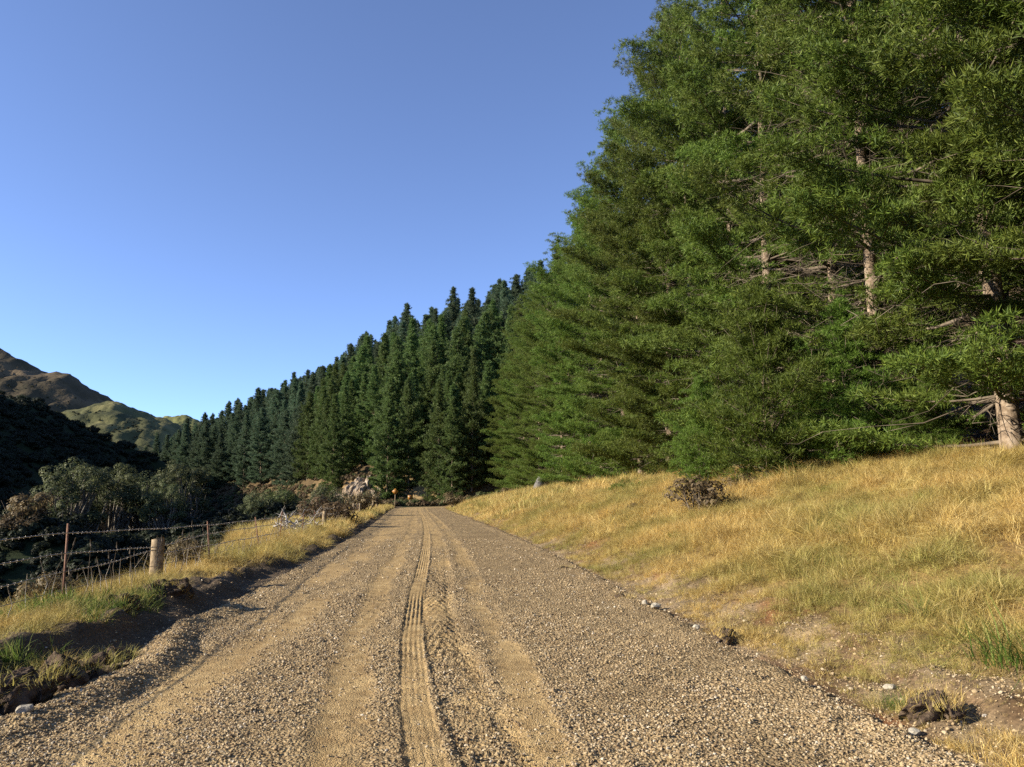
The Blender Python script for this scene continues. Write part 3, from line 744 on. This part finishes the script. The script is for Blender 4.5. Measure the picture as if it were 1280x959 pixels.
for (px, y) in ((345, 212), (362, 205), (385, 203), (409, 200), (432, 196), (455, 182), (318, 216), (330, 222)):
    x = world_x(px, y, 4); z = float(ground_z(x, y)); s = rr.uniform(.8, 1.5)
    put_pine('small', small_proto, M['needle_far'], (x, y, z - .1), rr.uniform(0, 6.28), (s, s, s * 1.15), 'small narrow pine at the foot of the far spur', 'small pines at the foot of the far spur')
for n_y, (px, y, s, lab) in enumerate(((958, 24.5, .78, 'bright green young pine bushing out in front of the dark trunks'), (1062, 23.5, .62, 'smaller bright green young pine beside the bushiest one'), (880, 30, .5, 'short bright green pine sapling at the edge of the grass'), (1165, 21.5, .28, 'low bright green pine seedling at the grass edge beneath pale trunks'))):
    x = world_x(px, y, 3); z = float(ground_z(x, y))
    put_pine('young', young_proto, M['needle_bright'], (x, y, z - .1), rr.uniform(0, 6.28), (s, s, s), lab, 'young pines at the edge of the grass')
print('trees', len(edge_trees), len(inner_trees), nsp)

# ------------------------------------------------------------------ broad-leaved trees and shrubs of the valley
def bush(seed, Rx, Hh, leaves, ls, lobes=16, stem=.3, twiggy=0, lr=(.24, .42)):
    r = np.random.default_rng(seed); Bm = MB(); P_ = []; D_ = []; lr_ = lr
    for q in range(lobes):
        a = r.uniform(0, 6.28); rad = Rx * .72 * math.sqrt(r.random()); zc = Hh * r.uniform(.35, .86) * (1 - .35 * (rad / Rx) ** 2)
        c_ = np.array([math.cos(a) * rad, math.sin(a) * rad, zc]); lr = Rx * r.uniform(*lr_)
        n = leaves // lobes; d = r.normal(size=(n, 3)); d /= np.linalg.norm(d, axis=1)[:, None]
        P_.append(c_ + d * (lr * r.uniform(.55, 1.05, (n, 1)) ** .6) * np.array([1, 1, .72])); D_.append(d + np.array([0, 0, .5]))
        b0 = np.array([r.normal(0, .12) * Rx, r.normal(0, .12) * Rx, 0]); mid = (b0 + c_) / 2 + r.normal(0, .08, 3) * Rx
        Bm.tube([b0 * .5 - np.array([0, 0, .3]), mid, c_], [Hh * .02 + .01, Hh * .012 + .006, .01], 4, False)
        for w in range(twiggy): 
            e_ = c_ + r.normal(0, .5, 3) * lr * 1.6; Bm.tube([mid, (mid + e_) / 2 + r.normal(0, .05, 3), e_], [.012, .008, .004], 3, False)
    pos = np.concatenate(P_); dr = np.concatenate(D_); n = len(pos)
    dr /= np.linalg.norm(dr, axis=1)[:, None]
    s1 = np.cross(dr, r.normal(size=(n, 3))); s1 /= np.linalg.norm(s1, axis=1)[:, None]; s2 = np.cross(dr, s1)
    k_ = ls * r.uniform(.6, 1.3, (n, 1))
    vq = np.stack([pos - s1 * k_ * .5, pos - s2 * k_ * .3 + dr * k_ * .15, pos + s1 * k_ * .6, pos + s2 * k_ * .3 + dr * k_ * .15], 1).reshape(-1, 3)
    return Bm.mesh('stems', True), mesh_from('foliage', vq, np.arange(n * 4), np.full(n, 4))
def bush_thing(name, label, cat, ms, mat, smat, loc, rz, sc, grp=None, crown='crown', stem='stems'):
    o = empty(name, loc, rz, label, cat, grp); o.scale = sc
    link(stem, ms[0], smat, o); link(crown, ms[1], mat, o); return o

big = [bush(500 + s, 4.8, 12.5, 11000, .23, 60, lr=(.13, .28)) for s in range(3)]
for q, (px, y, h_, lab) in enumerate(((92, 80, 1.08, 'rounded olive tree furthest left of the dark valley clump'), (142, 86, 1.02, 'broad crowned tree second from left in the valley clump'),
        (178, 90, .86, 'lower dark tree between the taller crowns of the valley clump'), (228, 94, .98, 'round topped tree at the right end of the valley clump'), (205, 84, .68, 'low dark tree in front of the valley clump'),
        (4, 70, .74, 'bushy tree cut off by the left edge beyond the fence'))):
    x = world_x(px, y, 0); z = float(ground_z(x, y)); ms = big[q % 3]
    bush_thing('broadleaf_tree', lab, 'tree', ms, M['leaf'], M['greybark'], (x, y, z - .2), q * 1.7, (h_ * .9, h_ * .9, h_ * .84), 'broad-leaved trees down in the valley')
mid = [bush(520 + s, 2.8, 4.2, 4500, .17, 40, lr=(.15, .32)) for s in range(3)]
for q, (px, y, s, lab) in enumerate(((322, 92, .95, 'dark green shrub at the left of the row below the spur'), (352, 95, 1.05, 'tallest rounded shrub in the row below the spur'), (380, 98, .8, 'low olive shrub right of the tallest one'),
        (410, 88, 1.15, 'broad grey green shrub behind the distant wooden post'), (300, 120, .9, 'shrub in shade at the foot of the dark hill'), (445, 112, .7, 'small shrub beneath the rock outcrop'), (462, 100, .6, 'low bush beside the far end of the fence'))):
    x = world_x(px, y, 0); z = float(ground_z(x, y)); bush_thing('shrub', lab, 'shrub', mid[q % 3], M['leaf_green'] if q in (1, 3, 5) else M['leaf'], M['greybark'], (x, y, z - .2), q * 2.1, (s, s, s), 'shrubs between the fence and the spur')
lowb = [bush(540 + s, 1.0, 1.2, 1500, .11, 14, twiggy=5) for s in range(3)]
for (px, y, s, mat, lab, rr_) in ((872, 20.5, .95, 'leaf_brown', 'dark brown dead bush alone on the golden bank', 0), (790, 27, .3, 'leaf_brown', 'small brown dead bush lower on the grass slope', 1), (237, 16.2, .55, 'leaf_brown', 'grey brown twiggy bush by the fence past the near post', 2),
        (690, 80, 1.6, 'leaf_brown', 'brown scrubby bush at the far grass edge under pines', 2), (55, 11.0, .42, 'leaf_green', 'green leafy weed clump under the wires by the first steel standard', 1), (45, 62, 2.2, 'flax', 'bright yellow green bush in the sun beyond the fence', 0), (20, 60, 1.8, 'leaf_brown', 'brown bush in the sun beyond the fence', 1),
        (420, 38, 1.1, 'leaf_brown', 'grey brown scrub behind the distant wooden post', 0), (400, 42, 1.3, 'leaf_green', 'olive scrub behind the fence left of the distant post', 1), (455, 60, 1.6, 'leaf_brown', 'rust brown scrub behind the far fence pickets', 2), (568, 92, 1.5, 'leaf_green', 'grey green bush beside the bend where the road vanishes', 1), (930, 24, .6, 'leaf_brown', 'dry brown bush where the grass meets the young pines', 1)):
    x = world_x(px, y, 0); z = float(ground_z(x, y)); bush_thing('bush', lab, 'bush', lowb[rr_], M[mat], M['twig'], (x, y, z - .05), px, (s, s, s))

# scrub over the shaded hill: far off, reads as one mass
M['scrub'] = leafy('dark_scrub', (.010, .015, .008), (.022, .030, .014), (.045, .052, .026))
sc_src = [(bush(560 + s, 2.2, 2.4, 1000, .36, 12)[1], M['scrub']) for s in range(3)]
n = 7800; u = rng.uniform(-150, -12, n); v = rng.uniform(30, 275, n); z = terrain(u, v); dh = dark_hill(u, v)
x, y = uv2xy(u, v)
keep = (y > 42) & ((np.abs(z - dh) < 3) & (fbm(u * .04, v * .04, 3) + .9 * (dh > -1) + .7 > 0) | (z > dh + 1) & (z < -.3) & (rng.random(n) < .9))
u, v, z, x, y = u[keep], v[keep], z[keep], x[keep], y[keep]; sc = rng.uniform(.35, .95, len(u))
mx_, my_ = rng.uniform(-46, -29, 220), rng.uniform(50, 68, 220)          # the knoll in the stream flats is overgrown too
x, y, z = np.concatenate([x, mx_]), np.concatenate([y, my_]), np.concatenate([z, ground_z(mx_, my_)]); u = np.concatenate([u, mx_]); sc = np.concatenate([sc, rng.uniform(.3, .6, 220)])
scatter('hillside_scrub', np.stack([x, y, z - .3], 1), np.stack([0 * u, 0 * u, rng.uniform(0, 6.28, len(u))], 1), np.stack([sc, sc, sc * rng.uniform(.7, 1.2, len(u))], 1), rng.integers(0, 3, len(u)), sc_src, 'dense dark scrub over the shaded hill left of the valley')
# brush along the foot of the plantation and on the spur's bare foot
n = 2600; x = rng.uniform(-95, 8, n); y = spur_base(x) + rng.uniform(-30, 9, n); u_, v_ = xy2uv(x, y); z = terrain(u_, v_)
keep = (arc_dist(u_, v_) > 5) & (z > -3) & (z < 9) & ~((np.abs(u_ - cline(v_)) < 5) & (v_ < 112)); x, y, z = x[keep], y[keep], z[keep]; sc = rng.uniform(.12, .5, len(x))
br_src = [(sc_src[0][0].copy(), M['leaf_brown']), (sc_src[1][0].copy(), M['leaf_green']), (sc_src[2][0].copy(), M['leaf_brown'])]
for m_, mt in br_src: m_.materials.clear()
scatter('brush', np.stack([x, y, z - .1], 1), np.stack([0 * x, 0 * x, rng.uniform(0, 6.28, len(x))], 1), np.stack([sc, sc, sc], 1), rng.integers(0, 3, len(x)), br_src, 'brown and olive brush at the bare foot of the far spur')

# ------------------------------------------------------------------ far hills
def hill(name, label, sil, dist, depth, seed, amp, colr):
    """a hill whose skyline runs through the sighted points, with a real slope of the given depth in front and behind"""
    px = np.array([p[0] for p in sil], float); py = np.array([p[1] for p in sil], float)
    xs = np.linspace(px[0], px[-1], 150); crest = np.interp(xs, px, py)
    t = np.linspace(-1, 1, 70)
    D = dist * CP
    Xc = (xs - 640) / 960 * dist; Zc = H_CAM + (619.5 - crest) / 960 * dist
    TT, XX = np.meshgrid(t, Xc, indexing='ij'); ZC = np.broadcast_to(Zc, TT.shape)
    YY = dist + TT * depth
    XX2 = XX - TT * depth * .25
    base = -12
    prof = 1 - np.abs(TT) ** 1.25
    ridg = 1 - np.abs(fbm(XX2 / (dist * .07) + seed, YY / (dist * .09), 4))
    Zz = base + (ZC - base) * prof + (ridg - .75) * amp * (np.abs(TT) ** .5) * prof + amp * .12 * fbm(XX2 / (dist * .012), YY / (dist * .012), 3)
    nu_ = len(xs); ii = np.arange(len(t) - 1)[:, None] * nu_ + np.arange(nu_ - 1)[None, :]
    q_ = np.stack([ii, ii + 1, ii + nu_ + 1, ii + nu_], -1).reshape(-1, 4)
    me = mesh_from(name, np.stack([XX2, YY, Zz], -1).reshape(-1, 3), q_, np.full(len(q_), 4), True)
    k = MAT(name + '_turf', .95, .1)
    c_ = k.ramp(k.noise(18 / dist, 7, rough=.65), colr); k.bump(k.noise(60 / dist, 6), .6, dist * .006)
    k.col(c_)
    r = np.random.default_rng(seed + 50); vv_ = np.stack([XX2, YY, Zz], -1)[6:29].reshape(-1, 3)
    f = fbm(vv_[:, 0] / (dist * .03) + seed, vv_[:, 1] / (dist * .05), 4); pick = r.choice(np.nonzero(f > -.15)[0], 1500)
    hill_pts.append(vv_[pick] + r.normal(0, 1, (1500, 3)) * np.array([dist * .006, dist * .004, 0]) - np.array([0, 0, .9])); hill_sc.append(r.uniform(.25, 1.0, 1500) ** 1.5 * dist / 900)
    return tag(link(name, me, k.m), label, kind='structure')
hill_pts = []; hill_sc = []
hill('hill', 'bare brown hill rising at the far left', [(-330, 330), (-160, 380), (-60, 415), (0, 437), (45, 460), (80, 470), (110, 487), (150, 508), (190, 560), (230, 620)], 820, 260, 3, 22, [(.3, (.03, .03, .018)), (.5, (.07, .055, .032)), (.7, (.15, .11, .065))])
hill('hill', 'green sunlit hill behind the dark ridge', [(-60, 560), (20, 535), (70, 518), (120, 505), (150, 504), (180, 516), (215, 527), (255, 552), (300, 590)], 620, 200, 8, 15, [(.3, (.035, .04, .02)), (.5, (.085, .085, .036)), (.7, (.17, .15, .065))])
hill('hill', 'small distant hill peeping over the saddle', [(150, 560), (180, 530), (208, 519), (232, 521), (262, 532), (300, 560), (360, 600)], 1300, 300, 5, 30, [(.3, (.07, .08, .03)), (.6, (.16, .16, .06)), (.8, (.22, .19, .08))])

hp_ = np.concatenate(hill_pts); hs_ = np.concatenate(hill_sc); n = len(hp_)
scatter('distant_scrub', hp_, np.stack([0 * hs_, 0 * hs_, rng.uniform(0, 6.28, n)], 1), np.repeat(hs_[:, None], 3, 1), rng.integers(0, 3, n), [(m_.copy(), M['scrub']) for m_, _ in sc_src], 'scattered scrub dotted over the far hills')

# ------------------------------------------------------------------ rock outcrop
k_ = MB()
def rock_mesh(seed, sx, sy, sz, sub=3):
    me = ico(sub, seed, .18, 1.0); v = np.zeros(len(me.vertices) * 3, np.float32); me.vertices.foreach_get('co', v); v = v.reshape(-1, 3)
    v = v * (1 + .22 * fbm(v[:, 0] * 2 + seed, v[:, 1] * 2 + v[:, 2], 3)[:, None]) * np.array([sx, sy, sz]); me.vertices.foreach_set('co', v.astype(np.float32).ravel()); me.update(); return me
rk = empty('rock_outcrop', (world_x(447, 128, 3), 128, float(ground_z(world_x(447, 128, 3), 128))), 0, 'pale jagged rock outcrop on the spur above the end of the fence', 'rock outcrop')
rg = random.Random(3)
for q, (dx, dy, dz, s) in enumerate(((-2.6, 0, .4, 1.3), (-1.2, .8, 1.6, 1.4), (0, 1.5, 2.6, 1.5), (1.2, 2.2, 3.2, 1.2), (.6, -.4, 1.0, 1.1), (2.0, .6, 1.5, 1.0), (-.6, -1.0, .2, 1.0), (3.0, 1.2, 2.0, .9), (1.6, -1.0, .2, .8))):
    o = link('rock', rock_mesh(700 + q, s * 1.05, s * .9, s * 1.6), M['rock'], rk); o.location = (dx * 1.25, dy, dz * 1.15 + .3); o.rotation_euler = (rg.uniform(-.4, .4), .55 + rg.uniform(-.3, .3), rg.uniform(0, 3))

# ------------------------------------------------------------------ fence
FU = -4.68
def fpos(v, du=0.0):
    u = FU + float(cline(v)) + du; x, y = uv2xy(u, v); return np.array([x, y, float(terrain(u, v))])
fence = empty('wire_fence', tuple(fpos(13.6)), 0, 'sagging barbed wire fence on wooden posts and rusty steel standards beside the road', 'fence')
f0 = np.array(fence.location)
def post(v, h_, rad, name='post', lean=(0, 0), du=0.0, mat='wood'):
    b = fpos(v, du); m = MB(); r = np.random.default_rng(int(v * 10))
    zz = np.array([-.4, 0, h_ * .4, h_ * .8, h_ - .015, h_]); rad_ = rad * np.array([1.03, 1.02, 1, .98, .97, .85])
    pts = np.stack([zz * lean[0] + r.normal(0, .004, 6), zz * lean[1] + r.normal(0, .004, 6), zz], 1)
    m.tube(pts, rad_, 12); o = link(name, m.mesh(name, True), M[mat], fence); o.location = b - f0; return o
p1 = post(13.6, .76, .105)
post(34.5, .88, .10, lean=(.03, 0)); post(52, .9, .075, lean=(-.05, 0)); post(58, .9, .07); post(78, 1.35, .12, lean=(.12, 0)); post(80, 1.5, .14); post(79, 1.2, .09, lean=(-.25, .0), du=.5)
def standard(v, h_, lean):
    b = fpos(v); m = MB()
    m.box((0, 0, h_ / 2 - .2), (.027, .008, h_ + .4)); m.box((0, .018, h_ / 2 - .2), (.008, .024, h_ + .4))
    o = link('steel_standard', m.mesh('steel_standard'), M['rust'], fence); o.location = b - f0; o.rotation_euler = (lean[1], lean[0], -HEAD + .3); return o
for v, h_, ln in ((7.2, 1.05, (.02, 0)), (10.4, 1.02, (-.01, 0)), (16.7, .93, (-.10, 0)), (21.3, .95, (-.16, 0)), (24, .9, (.05, 0)), (28, .9, (.1, 0)), (31.5, .9, (-.03, 0)), (39, .9, (.04, 0)), (43, .9, (-.04, 0)), (47, .9, (0, 0)), (55, .9, (.05, 0)), (62, .9, (0, 0)), (66, .9, (.03, 0)), (70, .9, (-.03, 0))): standard(v, h_, ln)
def wire(keys, rad, barbs=True, name='barbed_wire', vmax=80):
    m = MB(); vs_ = np.arange(2.5, vmax, .3); zz = np.interp(vs_, [k_[0] for k_ in keys], [k_[1] for k_ in keys])
    pts = []
    for v_, z_ in zip(vs_, zz):
        u = FU + float(cline(v_)); x, y = uv2xy(u, v_); g = float(terrain(u, v_)) if v_ > 24 else 0; pts.append((x, y, z_ + g))
    pts = np.array(pts); pts[:, 2] += .006 * np.sin(vs_ * 2.1); m.tube(pts, rad, 5)
    if barbs:
        r = np.random.default_rng(2)
        for v_ in np.arange(2.6, 40, .13):
            c_ = np.array([np.interp(v_, vs_, pts[:, q]) for q in range(3)])
            d = r.normal(size=3); d /= np.linalg.norm(d); m.tube([c_ - d * .018, c_ + d * .018], .005, 4)
            d2 = np.cross(d, [sH, cH, 0]); m.tube([c_ - d2 * .016, c_ + d2 * .016], .005, 4)
    o = link(name, m.mesh(name), M['wire'], fence); o.location = -f0; return o
wire([(2, 1.12), (7.2, 1.1), (8.7, 1.075), (10.4, 1.08), (13.6, 1.0), (16.7, .95), (21.3, .92), (24, .90), (40, .85), (80, .85)], .0068)
wire([(2, .86), (8.7, .82), (10.4, .83), (13.5, .70), (16.7, .78), (21.3, .74), (40, .6), (80, .6)], .0068)
wire([(2, .58), (8.7, .57), (10.4, .60), (12, .60), (13.5, .67), (13.9, .58), (16.7, .54), (21.3, .48), (40, .35), (80, .35)], .0068)
wire([(2, .36), (10.4, .37), (13.5, .40), (21.3, .3), (40, .2), (80, .2)], .005, False, 'plain_wire', 40)
m = MB(); r = np.random.default_rng(8)                       # crimped stays of the netting between the lower wires
for v_ in np.arange(4, 30, .34):
    a = fpos(v_ + r.normal(0, .05)); zt = a[2] + r.uniform(.44, .56); m.tube([a, a + [r.normal(0, .06), 0, (zt - a[2]) * .5], [a[0] + r.normal(0, .05), a[1], zt]], .0048, 4)
o = link('netting_stay', m.mesh('netting_stay'), M['wire'], fence); o['kind'] = 'stuff'; o.location = -f0

# dead weed stems standing by the fence
m = MB(); r = np.random.default_rng(9)
for q in range(70):
    v_ = 5 + 24 * r.random() ** 1.3; u = FU + float(cline(v_)) + r.uniform(-1.6, .4); x, y = uv2xy(u, v_); z = float(terrain(u, v_)); h_ = r.uniform(.35, .85)
    tip = np.array([x + r.normal(0, .08), y + r.normal(0, .05), z + h_]); m.tube([(x, y, z - .05), (x + r.normal(0, .03), y, z + h_ * .5), tip], [.006, .005, .003], 4)
    m.tube([tip, tip + [r.normal(0, .01), 0, .10]], [.012, .005], 5)
tag(link('dead_stems', m.mesh('dead_stems'), M['twig']), 'dead brown weed stems standing in the grass by the fence', kind='stuff')

# heap of bleached branches beyond the fence
y = 31.0; x = world_x(362, y, 0); z = float(ground_z(x, y)); hp = empty('branch_heap', (x, y, z), 0, 'heap of bleached dead branches beyond the fence', 'branch heap')
r = np.random.default_rng(12)
for q in range(26):
    a = r.uniform(0, 6.28); el = r.uniform(-.1, .9); L_ = r.uniform(.35, 1.0); m = MB()
    o_ = np.array([r.normal(0, .45), r.normal(0, .3), r.uniform(.05, .45)]); d = np.array([math.cos(a) * math.cos(el), math.sin(a) * math.cos(el), math.sin(el)])
    e_ = o_ + d * L_; md_ = (o_ + e_) / 2 + r.normal(0, .08, 3)
    m.tube([o_, md_, e_], np.array([.04, .03, .012]) * r.uniform(.6, 1.4), 6)
    for w in range(2): b0 = o_ + (e_ - o_) * r.uniform(.4, .9); m.tube([b0, b0 + d * .2 + r.normal(0, .18, 3)], [.016, .006], 4)
    link('branch', m.mesh('branch', True), M['bleached'], hp)

# road signs at the bend
def sign(px, y, z, size, label, arrow):
    x = world_x(px, y, z); g = float(ground_z(x, y)); o = empty('road_sign', (x, y, g), .05, label, 'road sign')
    m = MB(); m.box((0, .05, (z - g) / 2 - .2), (.09, .09, z - g + .6)); link('post', m.mesh('post'), M['wood'], o)
    if arrow:
        m = MB(); m.box((0, 0, z - g), (size, .012, size * 1.0)); link('panel', m.mesh('panel'), M['amber'], o)
        a = size; c_ = np.array([0, 0, z - g]); pr = [(-.28, .36), (-.06, .36), (.26, 0), (-.06, -.36), (-.28, -.36), (.04, 0)]
        vb = [(p[0] * a, -.009, c_[2] + p[1] * a) for p in pr]; vk = [(p[0] * a, -.006, c_[2] + p[1] * a) for p in pr]
        mm = MB(); mm.add(vb + vk, [(0, 1, 2, 5), (5, 2, 3, 4), (6, 11, 8, 7), (11, 10, 9, 8)] + [(i_, i_ + 6, (i_ + 1) % 6 + 6, (i_ + 1) % 6) for i_ in range(6)])
        link('chevron', mm.mesh('chevron'), M['black'], o)
    else:
        m = MB(); hh = size * .72
        v_ = [(0, dy, z - g + hh) for dy in (-.006, .006)] + [(hh, dy, z - g) for dy in (-.006, .006)] + [(0, dy, z - g - hh) for dy in (-.006, .006)] + [(-hh, dy, z - g) for dy in (-.006, .006)]
        m.add(v_, [(0, 2, 4, 6), (1, 7, 5, 3), (0, 1, 3, 2), (2, 3, 5, 4), (4, 5, 7, 6), (6, 7, 1, 0)]); link('panel', m.mesh('panel'), M['amber'], o)
    return o
sign(494, 96, 2.05, .56, 'amber diamond warning sign on a post at the end of the fence', False)
sign(512.5, 112, 1.3, .6, 'small amber chevron board facing the road at the bend', True)
# leaning weathered panel under the pines
y = 74.0; x = world_x(676, y, 2.4); z = float(ground_z(x, y)); pn = empty('weathered_board', (x, y, z), .3, 'grey weathered board leaning in the grass under the pines', 'board')
m = MB(); m.box((0, 0, .55), (1.2, .05, 1.3), 0, .45); link('panel', m.mesh('panel'), M['panel'], pn)
m = MB(); m.tube([(.55, .1, -.3), (.5, .1, 1.0)], .05, 8); link('stake', m.mesh('stake'), M['wood'], pn)

# pale stones on the right verge, turf clods on the left
for q, (px, yv, s, lab) in enumerate(((1005, 6.9, .05, 'small pale stone lowest of those near the clod'), (1142, 5.35, .065, 'cream stone lying at the foot of the overhanging turf'), (1155, 5.75, .075, 'white stone above the overhanging turf clod'), (1113, 6.35, .05, 'white stone in the bare patch of the right bank'), (819, 11.0, .09, 'pale stone at the grass edge beyond the dark turf'), (806, 11.2, .07, 'smaller pale stone just left of the larger one'), (870, 9.4, .055, 'grey stone on the reddish verge'), (32, 5.55, .06, 'round grey stone in the shadow of the left bank'))):
    x = world_x(px, yv, .1); u_, v_ = xy2uv(x, yv); z = max(float(terrain(u_, v_)), float(road_z(u_, v_)) if abs(u_ - float(cline(v_))) < 3.1 else -9)
    o = link('stone', rock_mesh(800 + q, s, s * .8, s * .65, 2), M['stone']); o.location = (x, yv, z + s * .25); o.rotation_euler = (0, 0, q)
    tag(o, lab, 'stone', 'pale stones on the verges')
tuft_small = tuft(90, 90, .17, .5, .004, 1.5)
def clod_mesh(seed, sx, sy, sz):
    import bmesh
    bm = bmesh.new(); bmesh.ops.create_icosphere(bm, subdivisions=5, radius=1); me = bpy.data.meshes.new('soil'); bm.to_mesh(me); bm.free()
    v = np.zeros(len(me.vertices) * 3, np.float32); me.vertices.foreach_get('co', v); v = v.reshape(-1, 3).astype(float)
    f = 1 + .32 * fbm(v[:, 0] * 1.6 + seed, v[:, 1] * 1.6 + v[:, 2] * 1.3, 3) + .12 * fbm(v[:, 0] * 6 + v[:, 2] * 3, v[:, 1] * 6 + seed, 3)
    v = v * f[:, None] * np.array([sx, sy, sz]); me.vertices.foreach_set('co', v.astype(np.float32).ravel())
    me.polygons.foreach_set('use_smooth', np.ones(len(me.polygons), bool)); me.update(); return me
for q, (px, yv, sx, sz, lab) in enumerate(((120, 7.0, .42, .26, 'largest torn turf clod casting shadow on the left road edge'), (25, 6.0, .38, .26, 'torn turf clod at the lower left corner'), (75, 6.6, .34, .24, 'dark soil clod between two turf clods on the left edge'), (152, 7.6, .26, .2, 'grassy clod at the right end of the left bank'), (205, 10.6, .5, .24, 'dark soil mound at the road edge before the wooden post'), (150, 9.4, .42, .2, 'soil mound with pale grass behind the windrow'), (1165, 5.6, .28, .16, 'overhanging brown turf clod on the right verge'), (905, 8.6, .3, .14, 'dark turf clod on the right verge'), (780, 12, .3, .13, 'small dark turf clod at the distant right verge'), (708, 16.8, .25, .13, 'furthest dark turf clod at the right road edge'))):
    x = world_x(px, yv, .2); z = float(ground_z(x, yv)); o = empty('turf_clod', (x, yv, z), q, lab, 'turf clod')
    sx, sz = sx * .8, sz * .8; me = clod_mesh(820 + q, sx, sx * .75, sz); vv_ = np.zeros(len(me.vertices) * 3, np.float32); me.vertices.foreach_get('co', vv_); vv_ = vv_.reshape(-1, 3)
    vv_ *= .8; vv_ += (.06 * fbm(vv_[:, 0] * 9, vv_[:, 1] * 9 + vv_[:, 2] * 7, 3))[:, None] * np.array([1, 1, .8]); me.vertices.foreach_set('co', vv_.ravel()); me.update()
    s_ = link('soil', me, M['soil'], o); s_.location = (0, 0, sz * .25)
    g_ = link('grass', tuft_small.copy(), M['straw'], o); g_.location = (0, 0, sz * .95); g_.scale = (sx * 3.4, sx * 2.6, 1)
    for w_ in range(4):
        g2 = link('grass', g_.data, None, o); aa = w_ * 1.57 + .4; g2.location = (sx * .62 * math.cos(aa), sx * .5 * math.sin(aa), sz * .65); g2.rotation_euler = (-.7 * math.sin(aa), .7 * math.cos(aa), w_); g2.scale = (sx * 1.8, sx * 1.8, .9)
# tussocks on the bank
for q, (px, yv, s, mat, lab) in enumerate(((1285, 6.0, 1.5, 'green', 'bright green tussock spilling over at the right edge'), (1155, 7.8, .8, 'green', 'dark green tussock on the lower bank'), (1070, 12.5, .9, 'green', 'dark tussock halfway up the bank'), (1225, 8.2, .8, 'straw', 'dry tussock near the right edge of the bank'), (1120, 5.9, .5, 'green', 'small green tuft beside the overhanging turf clod'), (850, 17.5, .9, 'green', 'greenish tussock beside the brown dead bush'))):
    x = world_x(px, yv, .5); z = float(ground_z(x, yv)); o = link('tussock', tuft(95 + q, 260, .42, .5, .0036, 1.9, 4), M[mat]); o.location = (x, yv, z); o.scale = (s, s, s * .95); o.rotation_euler = (0, 0, q)
    tag(o, lab, 'tussock', 'tussocks on the grass bank')
